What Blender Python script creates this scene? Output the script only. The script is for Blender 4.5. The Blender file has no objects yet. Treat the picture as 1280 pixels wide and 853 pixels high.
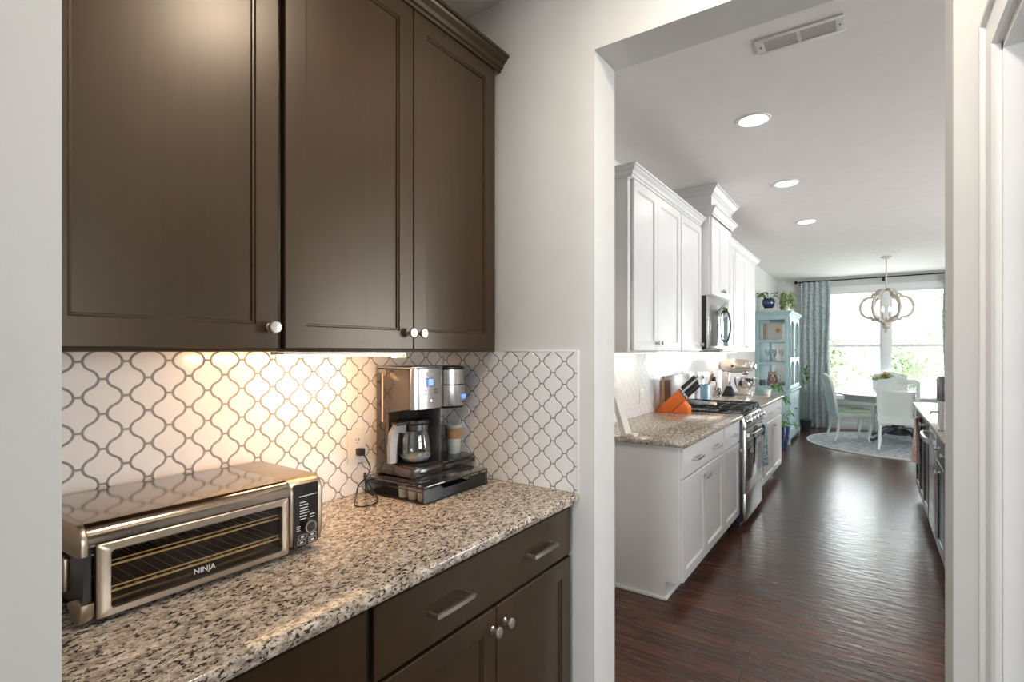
import bpy, bmesh, math, random
from mathutils import Vector, Matrix, Euler
S = bpy.context.scene
COL = S.collection
random.seed(7)
PI = math.pi
# ------------------------------------------------------------------ camera, world, light, exposure
cam = bpy.data.objects.new('camera', bpy.data.cameras.new('camera')); COL.objects.link(cam)
YAW = math.atan(450/655)
cam.location = (0, 0, 1.42); cam.rotation_euler = (PI/2, 0, YAW)
cam.data.sensor_width = 36; cam.data.lens = 36*655/1280; cam.data.shift_y = 13.5/1280
cam.data.clip_start = 0.02; cam.data.clip_end = 200
S.camera = cam
S.view_settings.view_transform = 'Standard'; S.view_settings.look = 'None'
S.view_settings.gamma = 1; S.view_settings.use_curve_mapping = False
EXPO = 0.22
S.view_settings.exposure = EXPO
S.cycles.max_bounces = 10; S.cycles.diffuse_bounces = 5; S.cycles.transparent_max_bounces = 16
S.cycles.sample_clamp_indirect = 6; S.cycles.use_denoising = True
S.cycles.caustics_reflective = False; S.cycles.caustics_refractive = False
SKY = 4.5
CAN_W = 1.5; HALL_W = 13; UNDER_W = 3.9; UNDER_WHITE_W = 1.0; SUN = 6
WIN_FAR = 60; FILL_SIDE = 330; FILL_BACK = 210; FILL_SIDE_ROOM = 30  # all but the far window drive added fill lamps
w = bpy.data.worlds.new('sky'); S.world = w; w.use_nodes = True
nt = w.node_tree; bg = nt.nodes['Background']
tc = nt.nodes.new('ShaderNodeTexCoord'); sp = nt.nodes.new('ShaderNodeSeparateXYZ'); rp = nt.nodes.new('ShaderNodeValToRGB')
nt.links.new(tc.outputs['Generated'], sp.inputs[0]); nt.links.new(sp.outputs['Z'], rp.inputs[0])
rp.color_ramp.elements[0].color = (.95, .98, 1, 1); rp.color_ramp.elements[1].color = (.70, .84, 1, 1)
nt.links.new(rp.outputs[0], bg.inputs[0]); bg.inputs[1].default_value = SKY

def area(name, loc, rot, sx, sy, power, color=(1, 1, 1), parent=None, spread=None):
    l = bpy.data.lights.new(name, 'AREA'); l.shape = 'RECTANGLE'; l.size = sx; l.size_y = sy
    l.energy = power; l.color = color
    if spread: l.spread = spread
    o = bpy.data.objects.new(name, l); COL.objects.link(o); o.location = loc; o.rotation_euler = rot
    if parent is not None:
        o.parent = parent; o.location = Vector(loc) - W[parent]
    return o
# far window daylight, plus fill lamps outside three added, unseen windows
area('daylight_far_window', (.2, 11.75, 1.55), (-1.9, 0, 0), 1.8, 1.9, WIN_FAR, (.90, .97, 1))
area('added_fill_side', (4.95, 5.9, 1.5), (0, 2.42, 0), 1.9, 3.6, FILL_SIDE, (.92, .97, 1))  # added fill, tilted up to brighten the kitchen and its ceiling
area('added_fill_back', (-.3, -4.95, 1.6), (PI/2, 0, 0), 2.2, 1.6, FILL_BACK, (.88, .94, 1))  # added fill from behind the camera for the pantry hall
area('added_fill_side_room', (2.85, .45, 1.5), (0, PI/2, 0), 1.3, 1.5, FILL_SIDE_ROOM, (.90, .95, 1))  # added fill through the doorway, for the near wall

sun = bpy.data.objects.new('sun', bpy.data.lights.new('sun', 'SUN')); COL.objects.link(sun)
sun.data.energy = SUN; sun.data.angle = .05; sun.rotation_euler = (.85, 0, .25)
# ------------------------------------------------------------------ materials
def new_mat(name):
    m = bpy.data.materials.new(name); m.use_nodes = True
    return m, m.node_tree, m.node_tree.nodes['Principled BSDF']
def P(name, col, rough=.5, metal=0, bump=0, bscale=60, coat=0, emit=None, es=0, spec=None, vary=0, vscale=8, stretch=(1, 1, 1), trans=0, sheen=0, crough=.08):
    m, t, b = new_mat(name); N = t.nodes; L = t.links
    b.inputs['Base Color'].default_value = (*col, 1); b.inputs['Roughness'].default_value = rough
    b.inputs['Metallic'].default_value = metal; b.inputs['Coat Weight'].default_value = coat
    b.inputs['Coat Roughness'].default_value = crough
    b.inputs['Transmission Weight'].default_value = trans
    if sheen: b.inputs['Sheen Weight'].default_value = sheen
    if spec is not None: b.inputs['Specular IOR Level'].default_value = spec
    if emit: b.inputs['Emission Color'].default_value = (*emit, 1); b.inputs['Emission Strength'].default_value = es
    c = N.new('ShaderNodeTexCoord'); mp = N.new('ShaderNodeMapping'); mp.inputs['Scale'].default_value = stretch
    L.new(c.outputs['Object'], mp.inputs[0])
    nz = N.new('ShaderNodeTexNoise'); nz.inputs['Scale'].default_value = vscale; nz.inputs['Detail'].default_value = 4
    L.new(mp.outputs[0], nz.inputs[0])
    r = N.new('ShaderNodeValToRGB'); v = vary or .02
    r.color_ramp.elements[0].position = .3; r.color_ramp.elements[1].position = .7
    r.color_ramp.elements[0].color = (*[x*(1-v) for x in col], 1)
    r.color_ramp.elements[1].color = (*[min(1, x*(1+v)) for x in col], 1)
    L.new(nz.outputs['Fac'], r.inputs[0]); L.new(r.outputs[0], b.inputs['Base Color'])
    if bump:
        n2 = N.new('ShaderNodeTexNoise'); n2.inputs['Scale'].default_value = bscale; L.new(mp.outputs[0], n2.inputs[0])
        bp = N.new('ShaderNodeBump'); bp.inputs['Strength'].default_value = bump; bp.inputs['Distance'].default_value = .002
        L.new(n2.outputs['Fac'], bp.inputs['Height']); L.new(bp.outputs[0], b.inputs['Normal'])
    return m
def glass(name, tint=(1, 1, 1), gloss=.08, rough=.02):
    m, t, b = new_mat(name); N = t.nodes; L = t.links; N.remove(b)
    tr = N.new('ShaderNodeBsdfTransparent'); tr.inputs[0].default_value = (*tint, 1)
    gl = N.new('ShaderNodeBsdfGlossy'); gl.inputs['Roughness'].default_value = rough
    lw = N.new('ShaderNodeLayerWeight'); lw.inputs[0].default_value = .25
    mu = N.new('ShaderNodeMath'); mu.operation = 'MULTIPLY_ADD'; mu.inputs[1].default_value = .5; mu.inputs[2].default_value = gloss
    L.new(lw.outputs['Fresnel'], mu.inputs[0])
    mx = N.new('ShaderNodeMixShader'); L.new(mu.outputs[0], mx.inputs[0]); L.new(tr.outputs[0], mx.inputs[1]); L.new(gl.outputs[0], mx.inputs[2])
    L.new(mx.outputs[0], N['Material Output'].inputs[0])
    return m
def mesh_mat(name, col, scale, hole=.45, metal=.6, rough=.4):
    """woven wire: a square grid of see-through holes"""
    m, t, b = new_mat(name); N = t.nodes; L = t.links
    b.inputs['Base Color'].default_value = (*col, 1); b.inputs['Metallic'].default_value = metal; b.inputs['Roughness'].default_value = rough
    c = N.new('ShaderNodeTexCoord'); s = N.new('ShaderNodeSeparateXYZ'); L.new(c.outputs['Object'], s.inputs[0])
    ad = N.new('ShaderNodeMath'); ad.operation = 'ADD'; L.new(s.outputs['X'], ad.inputs[0]); L.new(s.outputs['Y'], ad.inputs[1])
    outs = []
    for src in (ad.outputs[0], s.outputs['Z']):
        mu = N.new('ShaderNodeMath'); mu.operation = 'MULTIPLY'; mu.inputs[1].default_value = scale; L.new(src, mu.inputs[0])
        fr = N.new('ShaderNodeMath'); fr.operation = 'FRACT'; L.new(mu.outputs[0], fr.inputs[0])
        gt = N.new('ShaderNodeMath'); gt.operation = 'GREATER_THAN'; gt.inputs[1].default_value = 1-hole; L.new(fr.outputs[0], gt.inputs[0])
        outs.append(gt)
    mm = N.new('ShaderNodeMath'); mm.operation = 'MULTIPLY'; L.new(outs[0].outputs[0], mm.inputs[0]); L.new(outs[1].outputs[0], mm.inputs[1])
    tr = N.new('ShaderNodeBsdfTransparent'); mx = N.new('ShaderNodeMixShader')
    L.new(mm.outputs[0], mx.inputs[0]); L.new(b.outputs[0], mx.inputs[1]); L.new(tr.outputs[0], mx.inputs[2])
    L.new(mx.outputs[0], N['Material Output'].inputs[0])
    return m
def granite(name):
    m, t, b = new_mat(name); N = t.nodes; L = t.links
    c = N.new('ShaderNodeTexCoord'); mp = N.new('ShaderNodeMapping'); mp.inputs['Scale'].default_value = (1, .62, 1); mp.inputs['Rotation'].default_value = (0, 0, .5)
    L.new(c.outputs['Object'], mp.inputs[0])
    n1 = N.new('ShaderNodeTexNoise'); n1.inputs['Scale'].default_value = 150; n1.inputs['Detail'].default_value = 3; n1.inputs['Roughness'].default_value = .55
    n2 = N.new('ShaderNodeTexNoise'); n2.inputs['Scale'].default_value = 62; n2.inputs['Detail'].default_value = 4
    n3 = N.new('ShaderNodeTexNoise'); n3.inputs['Scale'].default_value = 230; n3.inputs['Detail'].default_value = 2
    for n in (n1, n2, n3): L.new(mp.outputs[0], n.inputs[0])
    r2 = N.new('ShaderNodeValToRGB'); e = r2.color_ramp.elements
    e[0].position = .36; e[0].color = (.33, .28, .24, 1); e[1].position = .66; e[1].color = (.68, .63, .56, 1)
    k = e.new(.47); k.color = (.50, .41, .32, 1); k = e.new(.55); k.color = (.62, .53, .43, 1)
    L.new(n2.outputs['Fac'], r2.inputs[0])
    r1 = N.new('ShaderNodeValToRGB'); e = r1.color_ramp.elements
    e[0].position = .405; e[0].color = (0, 0, 0, 1); e[1].position = .455; e[1].color = (1, 1, 1, 1)
    L.new(n1.outputs['Fac'], r1.inputs[0])
    r3 = N.new('ShaderNodeValToRGB'); e = r3.color_ramp.elements
    e[0].position = .40; e[0].color = (.52, .46, .42, 1); e[1].position = .52; e[1].color = (1, 1, 1, 1)
    L.new(n3.outputs['Fac'], r3.inputs[0])
    mA = N.new('ShaderNodeMix'); mA.data_type = 'RGBA'; mA.blend_type = 'MULTIPLY'; mA.inputs[0].default_value = .8
    L.new(r2.outputs[0], mA.inputs[6]); L.new(r3.outputs[0], mA.inputs[7])
    mB = N.new('ShaderNodeMix'); mB.data_type = 'RGBA'; mB.inputs[6].default_value = (.035, .03, .03, 1)
    L.new(r1.outputs[0], mB.inputs[0]); L.new(mA.outputs[2], mB.inputs[7]); L.new(mB.outputs[2], b.inputs['Base Color'])
    b.inputs['Roughness'].default_value = .13; b.inputs['Specular IOR Level'].default_value = .6
    return m
def wood_floor(name):
    m, t, b = new_mat(name); N = t.nodes; L = t.links
    c = N.new('ShaderNodeTexCoord')
    br = N.new('ShaderNodeTexBrick'); br.offset = .37; br.inputs['Scale'].default_value = 1
    br.inputs['Brick Width'].default_value = 1.25; br.inputs['Row Height'].default_value = .115; br.inputs['Mortar Size'].default_value = .0022
    br.inputs['Color1'].default_value = (.066, .027, .016, 1); br.inputs['Color2'].default_value = (.115, .048, .029, 1); br.inputs['Mortar'].default_value = (.012, .006, .004, 1)
    L.new(c.outputs['Object'], br.inputs[0])
    mp = N.new('ShaderNodeMapping'); mp.inputs['Scale'].default_value = (1.6, 26, 1); L.new(c.outputs['Object'], mp.inputs[0])
    nz = N.new('ShaderNodeTexNoise'); nz.inputs['Scale'].default_value = 2.2; nz.inputs['Detail'].default_value = 6; nz.inputs['Distortion'].default_value = .6
    L.new(mp.outputs[0], nz.inputs[0])
    r = N.new('ShaderNodeValToRGB'); r.color_ramp.elements[0].position = .3; r.color_ramp.elements[0].color = (.45, .42, .4, 1); r.color_ramp.elements[1].position = .72; r.color_ramp.elements[1].color = (1.35, 1.3, 1.25, 1)
    L.new(nz.outputs['Fac'], r.inputs[0])
    mx = N.new('ShaderNodeMix'); mx.data_type = 'RGBA'; mx.blend_type = 'MULTIPLY'; mx.inputs[0].default_value = 1
    L.new(br.outputs['Color'], mx.inputs[6]); L.new(r.outputs[0], mx.inputs[7]); L.new(mx.outputs[2], b.inputs['Base Color'])
    mp2 = N.new('ShaderNodeMapping'); mp2.inputs['Scale'].default_value = (3, 9, 1); L.new(c.outputs['Object'], mp2.inputs[0])
    nb = N.new('ShaderNodeTexNoise'); nb.inputs['Scale'].default_value = 3; nb.inputs['Detail'].default_value = 3; L.new(mp2.outputs[0], nb.inputs[0])
    ad = N.new('ShaderNodeMath'); ad.operation = 'MULTIPLY_ADD'; ad.inputs[1].default_value = -.5; L.new(br.outputs['Fac'], ad.inputs[0]); L.new(nb.outputs['Fac'], ad.inputs[2])
    bp = N.new('ShaderNodeBump'); bp.inputs['Strength'].default_value = .5; bp.inputs['Distance'].default_value = .006
    L.new(ad.outputs[0], bp.inputs['Height']); L.new(bp.outputs[0], b.inputs['Normal'])
    b.inputs['Roughness'].default_value = .27; b.inputs['Specular IOR Level'].default_value = .5
    return m
def dark_wood(name, rough):
    m, t, b = new_mat(name); N = t.nodes; L = t.links
    c = N.new('ShaderNodeTexCoord'); mp = N.new('ShaderNodeMapping'); mp.inputs['Scale'].default_value = (14, 14, .7); L.new(c.outputs['Object'], mp.inputs[0])
    nz = N.new('ShaderNodeTexNoise'); nz.inputs['Scale'].default_value = 2.5; nz.inputs['Detail'].default_value = 5; L.new(mp.outputs[0], nz.inputs[0])
    big = N.new('ShaderNodeTexNoise'); big.inputs['Scale'].default_value = 4; big.inputs['Detail'].default_value = 2; L.new(c.outputs['Object'], big.inputs[0])
    r = N.new('ShaderNodeValToRGB'); r.color_ramp.elements[0].position = .3; r.color_ramp.elements[0].color = (.030, .017, .0075, 1); r.color_ramp.elements[1].position = .75; r.color_ramp.elements[1].color = (.039, .0225, .010, 1)
    L.new(nz.outputs['Fac'], r.inputs[0])
    r2 = N.new('ShaderNodeValToRGB'); r2.color_ramp.elements[0].position = .52; r2.color_ramp.elements[0].color = (1, 1, 1, 1); r2.color_ramp.elements[1].position = .75; r2.color_ramp.elements[1].color = (1.22, 1.02, .95, 1)
    L.new(big.outputs['Fac'], r2.inputs[0])
    mx = N.new('ShaderNodeMix'); mx.data_type = 'RGBA'; mx.blend_type = 'MULTIPLY'; mx.inputs[0].default_value = 1
    L.new(r.outputs[0], mx.inputs[6]); L.new(r2.outputs[0], mx.inputs[7]); L.new(mx.outputs[2], b.inputs['Base Color'])
    b.inputs['Roughness'].default_value = rough; b.inputs['Specular IOR Level'].default_value = .5; b.inputs['Coat Weight'].default_value = .12; b.inputs['Coat Roughness'].default_value = .28; b.inputs['Specular Tint'].default_value = (1, .84, .66, 1)
    return m
def two_tone(name, ca, cb, scale, kind='VORONOI', rough=.8, lo=.35, hi=.55, stretch=(1, 1, 1)):
    m, t, b = new_mat(name); N = t.nodes; L = t.links
    c = N.new('ShaderNodeTexCoord'); mp = N.new('ShaderNodeMapping'); mp.inputs['Scale'].default_value = stretch; L.new(c.outputs['Object'], mp.inputs[0])
    if kind == 'VORONOI':
        n = N.new('ShaderNodeTexVoronoi'); o = n.outputs['Distance']
    else:
        n = N.new('ShaderNodeTexNoise'); n.inputs['Detail'].default_value = 5; o = n.outputs['Fac']
    n.inputs['Scale'].default_value = scale; L.new(mp.outputs[0], n.inputs[0])
    r = N.new('ShaderNodeValToRGB'); r.color_ramp.elements[0].position = lo; r.color_ramp.elements[0].color = (*ca, 1); r.color_ramp.elements[1].position = hi; r.color_ramp.elements[1].color = (*cb, 1)
    L.new(o, r.inputs[0]); L.new(r.outputs[0], b.inputs['Base Color']); b.inputs['Roughness'].default_value = rough
    return m
M = dict(
    wall=P('wall_paint', (.64, .635, .61), .75, bump=.08, bscale=220),
    ceil=P('ceiling_paint', (.82, .775, .745), .9, bump=.12, bscale=160),
    trim=P('trim_paint', (.80, .80, .79), .35),
    floor=wood_floor('dark_hardwood'),
    espresso=dark_wood('espresso_wood', .33), espresso_dark=P('espresso_box', (.020, .014, .010), .5),
    white=P('white_cabinet_paint', (.74, .725, .72), .32), granite=granite('speckled_granite'),
    tile=P('glazed_tile', (.82, .81, .80), .16, coat=.3, bump=.05, bscale=25), grout=P('grey_grout', (.30, .285, .27), .9, bump=.2, bscale=300),
    ktile=P('white_tile', (.82, .82, .82), .12, coat=.3, bump=.05, bscale=25), kgrout=P('light_grout', (.62, .62, .62), .9),
    nickel=P('satin_nickel', (.62, .58, .53), .28, 1), chrome=P('chrome', (.75, .75, .76), .12, 1),
    steel=P('brushed_steel', (.60, .59, .57), .27, 1, vary=.08, vscale=40, stretch=(1, 1, 30)),
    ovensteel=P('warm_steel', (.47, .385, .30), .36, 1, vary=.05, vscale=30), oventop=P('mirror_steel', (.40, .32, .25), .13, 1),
    gold=P('rack_wire', (.92, .72, .40), .45), black=P('black_plastic', (.012, .012, .013), .35), gloss_black=P('gloss_black', (.012, .011, .011), .07, coat=1),
    bronze=P('smoked_gloss', (.05, .036, .027), .06, coat=1), iron=P('cast_iron', (.02, .02, .022), .55, bump=.2),
    enamel=P('black_enamel', (.015, .015, .018), .15), navyside=P('range_side', (.02, .024, .035), .4),
    cavity=P('oven_cavity', (.045, .04, .035), .4, .4), crumb=P('crumb_tray', (.16, .10, .05), .35, .8),
    glass=glass('clear_glass', gloss=.03), dglass=glass('oven_glass', (.86, .82, .76), .03), cglass=glass('carafe_glass', (.93, .95, .95), .10),
    tintglass=P('microwave_glass', (.50, .52, .50), .05, 1),
    wmesh=mesh_mat('wire_mesh', (.05, .045, .04), 330, .88), white_mark=P('white_print', (.75, .73, .70), .5), blue_led=P('blue_led', (.1, .2, .9), .4, emit=(.15, .28, 1), es=1.6),
    white_led=P('pale_led', (.6, .7, 1), .4, emit=(.45, .55, 1), es=1.3), reflection_strip=P('painted_reflection', (.80, .72, .66), .25),
    white_plastic=P('white_plastic', (.78, .74, .68), .35), orange=P('orange_wood', (.86, .19, .025), .4, vary=.08, vscale=30, stretch=(1, 1, 4)),
    walnut=P('walnut', (.17, .09, .06), .45, vary=.2, vscale=20, stretch=(8, 8, 1)), maple=P('maple', (.62, .45, .29), .5, vary=.12, vscale=20, stretch=(8, 8, 1)),
    palewood=P('whitewashed_wood', (.70, .66, .60), .6, vary=.08, vscale=12), skyblue=P('blue_ceramic', (.30, .52, .62), .2, coat=.4),
    grey_cloth=P('grey_cloth', (.33, .36, .40), .9, bump=.3), cream=P('cream', (.72, .62, .48), .5), cork=P('cork_band', (.40, .22, .11), .6, vary=.2, vscale=40),
    paleglaze=P('pale_glaze', (.52, .56, .54), .15, coat=.5), mixer=P('pearl_enamel', (.66, .60, .55), .2, .35, coat=.7),
    hutch=P('aqua_paint', (.35, .49, .50), .5, vary=.06, vscale=5), aqua_in=P('aqua_inside', (.42, .54, .55), .6),
    sage=P('sage_paint', (.62, .68, .64), .45, vary=.05), cushion=two_tone('green_cushion', (.30, .40, .28), (.42, .50, .36), 60, rough=.9),
    cane=mesh_mat('cane_weave', (.66, .70, .66), 75, .42, 0, .6), lightcloth=P('pale_back_cloth', (.60, .66, .63), .9),
    tabletop=P('table_paint', (.44, .45, .45), .22), dark=P('dark_stain', (.05, .05, .055), .5),
    rug=two_tone('rug_pile', (.54, .54, .53), (.29, .33, .37), 16, 'NOISE', .95, .4, .6), rugedge=P('rug_edge', (.62, .62, .60), .95, bump=.4),
    curtain=two_tone('curtain_cloth', (.27, .35, .37), (.52, .545, .525), 38, 'NOISE', .9, .4, .6), rod=P('rod_iron', (.03, .03, .03), .4, .8),
    bulb=P('lamp_glow', (1, 1, 1), .5, emit=(1, .97, .92), es=12), ubulb=P('strip_glow', (1, .9, .75), .5, emit=(1, .80, .52), es=3), candle=P('candle_glow', (1, .9, .8), .5, emit=(1, .85, .65), es=6),
    chand=P('limed_wood', (.56, .51, .45), .6, vary=.1, vscale=25), teal_towel=two_tone('teal_towel', (.10, .24, .30), (.50, .60, .58), 60, 'NOISE', .95, .45, .55),
    blush_towel=two_tone('blush_towel', (.62, .36, .34), (.70, .62, .58), 35, 'NOISE', .95, .42, .58), leaf=two_tone('leaf', (.03, .10, .02), (.13, .25, .05), 30, 'NOISE', .45), leaf_pale=two_tone('variegated_leaf', (.10, .25, .04), (.42, .52, .24), 40, 'NOISE', .45),
    navy=P('navy_glaze', (.02, .035, .10), .15, coat=.6), paper=P('book_pages', (.70, .66, .58), .8), tan=P('book_cover', (.42, .34, .26), .6), white_cer=P('white_ceramic', (.85, .84, .82), .15, coat=.5),
    soil=P('soil', (.04, .03, .02), .95, bump=.5), yellow=P('yellow_petal', (.80, .62, .10), .6), peach=P('peach_petal', (.80, .42, .22), .6), bark=P('pale_bark', (.42, .38, .33), .9, bump=.6, bscale=8),
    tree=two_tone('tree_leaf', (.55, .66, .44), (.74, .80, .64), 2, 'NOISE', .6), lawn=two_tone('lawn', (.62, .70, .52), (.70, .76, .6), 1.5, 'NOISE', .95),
    gunmetal=P('dark_steel', (.17, .17, .18), .25, 1), island=P('island_paint', (.045, .045, .05), .3), blackmat=P('matte_black', (.02, .02, .022), .6), divider=P('charcoal_plastic', (.06, .06, .065), .3), darkchrome=P('carafe_steel', (.34, .32, .30), .3, 1), screen=P('blue_screen', (.05, .08, .3), .1, coat=1),
    art=two_tone('floral_print', (.72, .34, .16), (.74, .70, .62), 7, 'VORONOI', .6, .16, .36), artbrown=two_tone('brown_pattern', (.28, .12, .08), (.70, .64, .56), 22, 'NOISE', .5, .45, .55),
    duct=P('vent_paint', (.70, .67, .64), .5), duct_dark=P('vent_gap', (.32, .31, .30), .8),
)
# ------------------------------------------------------------------ building helpers
W = {}
class MB:
    def __init__(s): s.bm = bmesh.new()
    def _new(s, f):
        n = len(s.bm.verts); f(); s.bm.verts.ensure_lookup_table(); return s.bm.verts[n:]
    def box(s, x0, x1, y0, y1, z0, z1, bev=0, seg=2):
        v = [s.bm.verts.new(p) for p in ((x0,y0,z0),(x1,y0,z0),(x1,y1,z0),(x0,y1,z0),(x0,y0,z1),(x1,y0,z1),(x1,y1,z1),(x0,y1,z1))]
        fs = [s.bm.faces.new([v[i] for i in q]) for q in ((3,2,1,0),(4,5,6,7),(0,1,5,4),(1,2,6,5),(2,3,7,6),(3,0,4,7))]
        if bev:
            es = list({e for f in fs for e in f.edges})
            bmesh.ops.bevel(s.bm, geom=es, offset=bev, segments=seg, profile=.5, affect='EDGES')
        return s
    def prism(s, poly, axis, a, b, bev=0):
        """poly: 2-D points in the two other axes (in x,y,z order); extruded along axis from a to b"""
        def mk(p, h): return {'x': (h, p[0], p[1]), 'y': (p[0], h, p[1]), 'z': (p[0], p[1], h)}[axis]
        A = [s.bm.verts.new(mk(p, a)) for p in poly]; B = [s.bm.verts.new(mk(p, b)) for p in poly]; n = len(poly)
        fs = [s.bm.faces.new(A[::-1]), s.bm.faces.new(B)] + [s.bm.faces.new((A[i], A[(i+1)%n], B[(i+1)%n], B[i])) for i in range(n)]
        if bev:
            es = list({e for f in fs[:2] for e in f.edges})
            bmesh.ops.bevel(s.bm, geom=es, offset=bev, segments=2, profile=.5, affect='EDGES')
        return s
    def rings(s, rings, closed=True, caps=True):
        R = [[s.bm.verts.new(p) for p in r] for r in rings]; n = len(R[0])
        for a, b in zip(R, R[1:]):
            for i in range(n if closed else n-1):
                j = (i+1) % n
                s.bm.faces.new((a[i], a[j], b[j], b[i]))
        if caps and closed:
            s.bm.faces.new(R[0][::-1]); s.bm.faces.new(R[-1])
        return s
    def lathe(s, prof, c=(0,0,0), n=24, axis='z', caps=True):
        out = []
        for r, h in prof:
            r = max(r, 1e-4); ring = []
            for i in range(n):
                t = 2*PI*i/n; u, v = r*math.cos(t), r*math.sin(t)
                p = {'z': (u, v, h), 'x': (h, u, v), 'y': (v, h, u)}[axis]
                ring.append((c[0]+p[0], c[1]+p[1], c[2]+p[2]))
            out.append(ring)
        return s.rings(out, True, caps)
    def tube(s, pts, r, n=8, closed=False):
        pts = [Vector(p) for p in pts]; m = len(pts); rr = r if isinstance(r, (list, tuple)) else [r]*m
        out = []; up = None
        for i, p in enumerate(pts):
            if closed: d = pts[(i+1) % m]-pts[i-1]
            else: d = pts[min(i+1, m-1)]-pts[max(i-1, 0)]
            d.normalize()
            if up is None: up = Vector((0, 0, 1)) if abs(d.z) < .9 else Vector((1, 0, 0))
            a = d.cross(up)
            if a.length < 1e-4: a = d.cross(Vector((0, 1, 0)))
            a.normalize(); b = a.cross(d).normalized(); up = b
            out.append([p+a*(rr[i]*math.cos(2*PI*k/n))+b*(rr[i]*math.sin(2*PI*k/n)) for k in range(n)])
        if closed: out.append(out[0]); return s.rings(out, True, False)
        return s.rings(out)
    def strip(s, pts, w, h, n0=(0, 0, 1)):
        """rectangular bar swept along pts; w across, h along the up direction"""
        pts = [Vector(p) for p in pts]; m = len(pts); out = []
        for i, p in enumerate(pts):
            d = (pts[min(i+1, m-1)]-pts[max(i-1, 0)]).normalized(); a = d.cross(Vector(n0)).normalized(); b = a.cross(d).normalized()
            ww = w[i] if isinstance(w, (list, tuple)) else w
            out.append([p+a*ww/2+b*h/2, p-a*ww/2+b*h/2, p-a*ww/2-b*h/2, p+a*ww/2-b*h/2])
        return s.rings(out)
    def ball(s, c, r, n=14, m=9):
        r = r if isinstance(r, (tuple, list)) else (r, r, r)
        out = []
        for j in range(m+1):
            t = -PI/2+PI*j/m; k = max(math.cos(t), 1e-3)
            out.append([(c[0]+r[0]*k*math.cos(2*PI*i/n), c[1]+r[1]*k*math.sin(2*PI*i/n), c[2]+r[2]*math.sin(t)) for i in range(n)])
        return s.rings(out)
    def quad(s, a, b, c, d): s.bm.faces.new([s.bm.verts.new(p) for p in (a, b, c, d)]); return s
    def panel_door(s, o, ua, ub, un, w, h, fw=.058, th=.02, rec=.009, sl=.007):
        """shaker door: o = lower corner on the back plane, ua/ub across/up, un outward"""
        o, ua, ub, un = map(Vector, (o, ua, ub, un))
        def R(i, d): return [s.bm.verts.new(o+ua*a+ub*b+un*d) for a, b in ((i, i), (w-i, i), (w-i, h-i), (i, h-i))]
        rs = [R(0, 0), R(0, th-.0025), R(.0025, th)] + ([R(fw, th), R(fw+sl*.4, th-rec*.45), R(fw+sl, th-rec*.5), R(fw+sl*1.2, th-rec)] if fw else [])
        for a, b in zip(rs, rs[1:]):
            for i in range(4): s.bm.faces.new((a[i], a[(i+1)%4], b[(i+1)%4], b[i]))
        s.bm.faces.new(rs[-1]); s.bm.faces.new(rs[0][::-1])
        return s
    def leaf(s, p, d, L, wd, droop=.3):
        p = Vector(p); d = Vector(d).normalized(); side = d.cross(Vector((0, 0, 1)))
        if side.length < .05: side = Vector((1, 0, 0))
        side.normalize(); up = side.cross(d)
        m1 = p+d*L*.45+up*L*.06; e = p+d*L-Vector((0, 0, droop*L))
        a, b, c, q, g = (s.bm.verts.new(x) for x in (p, m1+side*wd/2+up*wd*.15, e, m1-side*wd/2+up*wd*.15, m1))
        s.bm.faces.new((a, b, g)); s.bm.faces.new((a, g, q)); s.bm.faces.new((b, c, g)); s.bm.faces.new((g, c, q))
        return s
    def xform(s, mat): bmesh.ops.transform(s.bm, matrix=mat, verts=s.bm.verts); return s
    def build(s, name, mat, parent=None, smooth=35, norm=True):
        if norm: bmesh.ops.recalc_face_normals(s.bm, faces=s.bm.faces)
        me = bpy.data.meshes.new(name); o = bpy.data.objects.new(name, me); COL.objects.link(o)
        if parent is not None:
            off = W[parent].copy(); o.parent = parent; W[o] = off
        else:
            vs = [v.co for v in s.bm.verts]
            off = Vector(((min(v.x for v in vs)+max(v.x for v in vs))/2, (min(v.y for v in vs)+max(v.y for v in vs))/2, min(v.z for v in vs)))
            o.location = off; W[o] = off
        bmesh.ops.translate(s.bm, vec=-off, verts=s.bm.verts)
        s.bm.to_mesh(me); s.bm.free()
        me.materials.append(M[mat] if isinstance(mat, str) else mat)
        if smooth:
            me.polygons.foreach_set('use_smooth', [True]*len(me.polygons))
            try: me.set_sharp_from_angle(angle=math.radians(smooth))
            except Exception: pass
        return o
def tag(o, label, cat, group=None):
    o['label'] = label; o['category'] = cat
    if group: o['group'] = group
    return o
def thing(name, label, cat, loc, group=None):
    o = bpy.data.objects.new(name, None); COL.objects.link(o); o.location = loc; W[o] = Vector(loc); o.empty_display_size = .05
    return tag(o, label, cat, group)
def struct(o): o['kind'] = 'structure'; return o
def dup(root, loc, rotz=None, label=None):
    def cp(o, parent):
        c = o.copy(); COL.objects.link(c)
        if parent is not None: c.parent = parent
        for ch in list(o.children): cp(ch, c)
        return c
    r = cp(root, None); r.location = loc
    if rotz is not None: r.rotation_euler = (0, 0, rotz)
    if label: r['label'] = label
    return r
def text_mesh(name, s, size, mat, mtx, parent, depth=.0006):
    cu = bpy.data.curves.new('lettering_curve', 'FONT'); cu.body = s; cu.size = size; cu.align_x = 'CENTER'; cu.align_y = 'CENTER'; cu.extrude = depth
    o = bpy.data.objects.new('lettering_tmp', cu); COL.objects.link(o)
    dg = bpy.context.evaluated_depsgraph_get(); me = bpy.data.meshes.new_from_object(o.evaluated_get(dg))
    bpy.data.objects.remove(o); bpy.data.curves.remove(cu)
    me.transform(mtx); me.transform(Matrix.Translation(-W[parent])); me.name = name
    r = bpy.data.objects.new(name, me); COL.objects.link(r); r.parent = parent; W[r] = W[parent]
    me.materials.clear(); me.materials.append(M[mat])
    return r
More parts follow.
